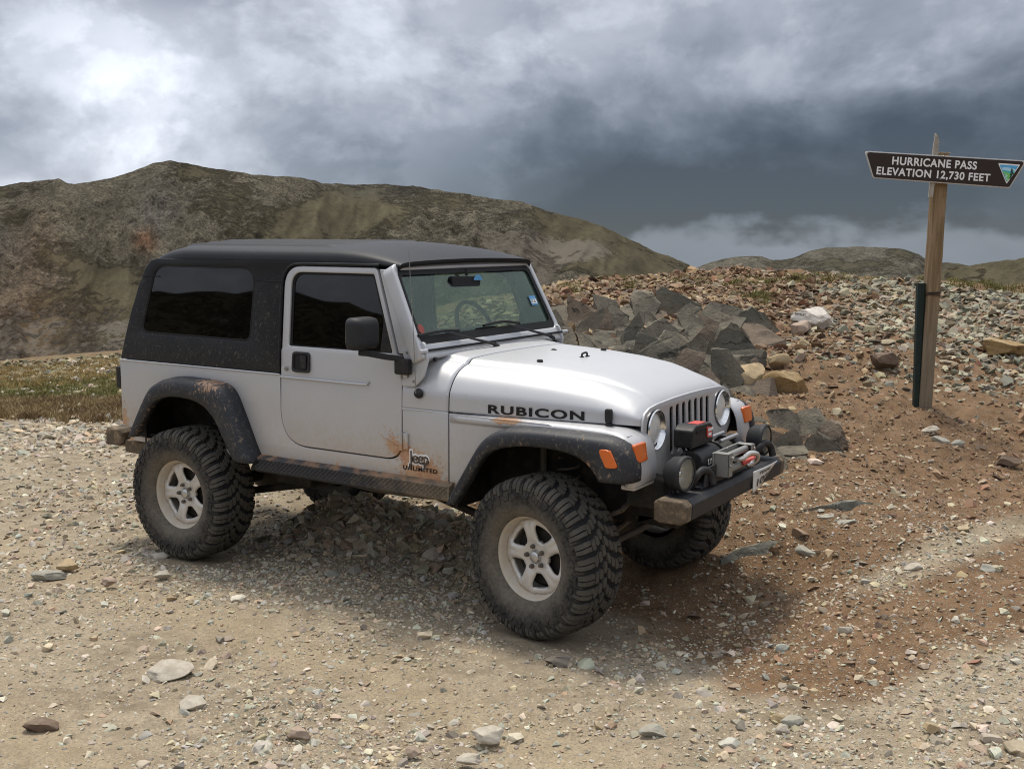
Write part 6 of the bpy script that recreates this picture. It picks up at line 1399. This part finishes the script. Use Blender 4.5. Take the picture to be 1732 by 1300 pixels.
# greenish-grey debris on the right part of the bank
green = (ZN == 1) & (rs.uniform(0, 1, len(X)) < sstep(a_all, 0.20, 0.34) * sstep(r_all, 9.0, 10.6) * 0.85)
ZN = np.where(green, 2, ZN)
def shade(zn, n):
    c = np.empty((n, 3))
    for k, pal in enumerate((PAL_T, PAL_B, PAL_G, PAL_G * np.array([0.80, 0.76, 0.62]))):
        q = zn == k; c[q] = pal[rs.randint(0, len(pal), q.sum())]
    return np.clip(c * rs.uniform(0.72, 1.22, (n, 1)) * rs.uniform(0.94, 1.06, (n, 3)), 0.02, 0.7)
COLR = shade(ZN, len(X)); COLR[ZN == 0] *= 1.16
_up = (ZN == 1) & (r_all > 9.0); COLR[_up] = COLR[_up] * np.array([0.86, 0.82, 0.78])
YAW = rs.uniform(0, 2 * math.pi, len(X)); TX = rs.normal(0, 0.22, len(X)); TY = rs.normal(0, 0.22, len(X))
TX = np.where(FLK == 1, TX * 2.0, TX); TY = np.where(FLK == 1, TY * 2.0, TY)
TPL = rs.randint(0, 16, len(X))
hidden_box = (pu > 215) & (pu < 1290) & (pv > 400) & (pv < 700) & (r_all > 7.2)
hidden_box &= ~((pu > 940) & (pv < 560))
inview = (pu > 5) & (pu < 1727) & (pv < 1295) & (pv > 420) & ~hidden_box
heap = (X > -2.8) & (X < -0.3) & (Y > -0.2) & (Y < 1.1)
big = np.argsort(-(SZ / pdp) * inview * np.where(heap, 0.55, 1.0))[:262]
single = np.zeros(len(X), bool); single[big] = True
zones = {}
STONE_ME = [rock_mesh('stone', 500 + k, 3, 16, 0.03, 18) for k in range(14)]
FLAKE_ME = [rock_mesh('stone', 540 + k, 3, 12, 0.025, 18) for k in range(14)]
for m_ in STONE_ME + FLAKE_ME: m_.materials.append(MATS['stone'])
def tone(c):
    l = float(c.mean()); red = c[0] / max(c[2], 1e-3)
    if ZNAME == 2: return 'pale grey green' if l > 0.29 else ('grey green' if l > 0.2 else 'dark olive')
    if l > 0.33: return 'cream'
    if l > 0.235: return 'tan'
    if red > 2.55: return 'rust brown'
    return 'dark brown' if l < 0.15 else 'brown'
def zone_label(i):
    global ZNAME
    ZNAME = ZN[i]; t_ = tone(COLR[i]); u = pu[i]; far = r_all[i] > 9.2
    big_ = SZ[i] / pdp[i] > 0.0125
    sz = 'large' if big_ else 'middling'
    if heap[i]: return (f'{t_} stone heaped in the shadow under the car', f'{t_} stones heaped under the car')
    if far and a_all[i] > -0.05:
        if u < 1010: w = 'in the rubble right of the windshield'
        elif u < 1270: w = 'in the rubble above the grey outcrop'
        elif u < 1545: w = 'on the bank between outcrop and sign post'
        else: w = 'on the bank right of the sign post'
        return (f'{sz} {t_} shard of rock {w}', f'{sz} {t_} shards {w}')
    if ZN[i] == 1:
        w = 'on the brown dirt near the bumper' if u < 1420 else ('on the brown dirt right of the post' if u > 1600 else 'on the brown dirt below the post')
        return (f'{sz} {t_} stone {w}', f'{sz} {t_} stones {w}')
    if r_all[i] > 9.0: return (f'{t_} stone on the stony flat behind the car at left', f'{t_} stones on the flat at left')
    w = 'at the left' if u < 430 else ('in the lower middle' if u < 1150 else 'at the right')
    return (f'loose {t_} stone {w} of the foreground track', f'loose {t_} stones {w} of the track')
for i in np.nonzero(single)[0]:
    fl = FLK[i] == 1; o = link('loose_stone', (FLAKE_ME if fl else STONE_ME)[TPL[i] % 14], None)
    s_ = SZ[i]; hgt = s_ * ((0.20 + 0.16 * ((i * 3) % 10) / 10) if fl else 0.55); o.scale = (s_, s_ * (0.6 + 0.3 * ((i * 7) % 10) / 10), hgt)
    o.rotation_euler = (TX[i], TY[i], YAW[i]); o.location = (X[i], Y[i], Z[i] + hgt * 0.06); o.color = (*COLR[i], 1.0)
    lb, gr = zone_label(i); tag(o, lb, 'stone', gr)
def merge(name, idx, kind='stuff'):
    Vs, Fs, Cs = [], [], []; off = 0
    for fl, lib in ((0, SMALL), (1, FLAKE)):
        for t in range(16):
            q = idx[(FLK[idx] == fl) & (TPL[idx] == t)]
            if not len(q): continue
            V0, F0 = lib[t]; n = len(q); P = V0[None] * SZ[q][:, None, None]
            cx, sx = np.cos(TX[q])[:, None], np.sin(TX[q])[:, None]; cy, sy = np.cos(TY[q])[:, None], np.sin(TY[q])[:, None]; cz, sz2 = np.cos(YAW[q])[:, None], np.sin(YAW[q])[:, None]
            x, y, z = P[..., 0], P[..., 1], P[..., 2]
            y, z = y * cx - z * sx, y * sx + z * cx; x, z = x * cy + z * sy, -x * sy + z * cy; x, y = x * cz - y * sz2, x * sz2 + y * cz
            lift = SZ[q] * (0.03 if fl else 0.03)
            V = np.stack([x + X[q][:, None], y + Y[q][:, None], z + (Z[q] + lift)[:, None]], -1)
            Vs.append(V.reshape(-1, 3)); Fs.append((F0[None] + (np.arange(n) * len(V0))[:, None, None] + off).reshape(-1, 3)); Cs.append(np.repeat(COLR[q], len(V0), 0)); off += n * len(V0)
    V = np.concatenate(Vs); me = np_mesh(name, V, np.concatenate(Fs), False)
    c4 = np.ones((len(V), 4), np.float32); c4[:, :3] = np.concatenate(Cs); me.attributes.new('col', 'FLOAT_COLOR', 'POINT').data.foreach_set('color', c4.ravel())
    return link(name, me, 'stone_scatter')
rest = ~single
tag(merge('gravel', np.nonzero(rest & ((ZN == 0) | (ZN == 3)))[0]), 'pale gravel strewn over the track and the flat at left', 'gravel', kind='stuff')
tag(merge('rubble', np.nonzero(rest & (ZN != 0) & (ZN != 3))[0]), 'brown and grey green rubble covering the dirt bank', 'rubble', kind='stuff')

# ------------------------------------------------------------------ grass
def grass(name, label, mat, spots, hmin, hmax, lean=0.5, cat='grass', bw=0.006, per=24):
    V = []; F = []; r = np.random.RandomState(len(spots) + 5)
    for x, y, rad in spots:
        for k in range(per):
            a = r.uniform(0, 2 * math.pi); q = rad * math.sqrt(r.uniform()); px_, py_ = x + q * math.cos(a), y + q * math.sin(a)
            h = r.uniform(hmin, hmax); b = r.uniform(0, 2 * math.pi); lx_, ly_ = math.cos(b) * lean * h * r.uniform(0.2, 1), math.sin(b) * lean * h * r.uniform(0.2, 1); c = r.uniform(0, math.pi); wx_, wy_ = math.cos(c) * bw, math.sin(c) * bw
            i0 = len(V); V += [(px_ - wx_, py_ - wy_, 0), (px_ + wx_, py_ + wy_, 0), (px_ + lx_ * 0.45 + wx_ * 0.7, py_ + ly_ * 0.45 + wy_ * 0.7, h * 0.6), (px_ + lx_ * 0.45 - wx_ * 0.7, py_ + ly_ * 0.45 - wy_ * 0.7, h * 0.6), (px_ + lx_, py_ + ly_, h)]
            F += [(i0, i0 + 1, i0 + 2), (i0, i0 + 2, i0 + 3), (i0 + 3, i0 + 2, i0 + 4)]
    V = np.array(V); V[:, 2] += np.repeat(H(V[::5, 0], V[::5, 1]), 5) - 0.005
    return tag(link(name, np_mesh(name, V, np.array(F), False), mat), label, cat, kind='stuff')
def strip(n, a0, a1, f0, f1, rad):
    out = []
    for k in range(n):
        a = rs.uniform(a0, a1); r = rs.uniform(f0(a), f1(a)); out.append((CAM[0] + r * (math.cos(a) * FH[0] + math.sin(a) * RH[0]), CAM[1] + r * (math.cos(a) * FH[1] + math.sin(a) * RH[1]), rad * rs.uniform(0.5, 1.2)))
    return out

_left0 = lambda a: 13.6 - 5.0 * (a + 0.34); _left1 = lambda a: 14.8 - 5.0 * (a + 0.34)
grass('dry_grass', 'strip of dry brown ground cover on the flat at left', 'grass_dry', strip(1300, -0.50, -0.25, lambda a: 13.3 - 8.0 * (a + 0.40), lambda a: 14.6 - 8.0 * (a + 0.40), 0.14), 0.03, 0.085, 1.0, bw=0.007, per=28)
grass('green_grass', 'short green turf behind the dry strip at left', 'grass_green', strip(900, -0.50, -0.245, lambda a: 14.2, lambda a: 16.6, 0.13), 0.02, 0.06, 1.0, bw=0.006, per=30)
grass('straw_grass', 'pale yellow grass at the far edge of the flat', 'grass_straw', strip(520, -0.50, -0.245, lambda a: 15.8, lambda a: 18.4, 0.12), 0.03, 0.08, 0.8, bw=0.006, per=30)
def tuft_at(u, v, rad): p, t = hit(u, v); return (p[0], p[1], rad)
tufts = [tuft_at(1290 + rs.normal(0, 13), 502 + rs.normal(0, 3), 0.08) for k in range(26)] + [tuft_at(1062 + rs.normal(0, 7), 484 + rs.normal(0, 2), 0.07) for k in range(8)] + [tuft_at(rs.uniform(930, 985), rs.uniform(484, 505), 0.09) for k in range(40)]
tufts += [tuft_at(rs.uniform(980, 1732), 468 + rs.uniform(2, 14), 0.08) for k in range(110)] + [tuft_at(rs.uniform(1600, 1732), rs.uniform(476, 492), 0.09) for k in range(40)]
grass('alpine_grass', 'low green tufts along the crest of the rubble bank', 'grass_green', tufts, 0.025, 0.075, 1.0, bw=0.005, per=46)
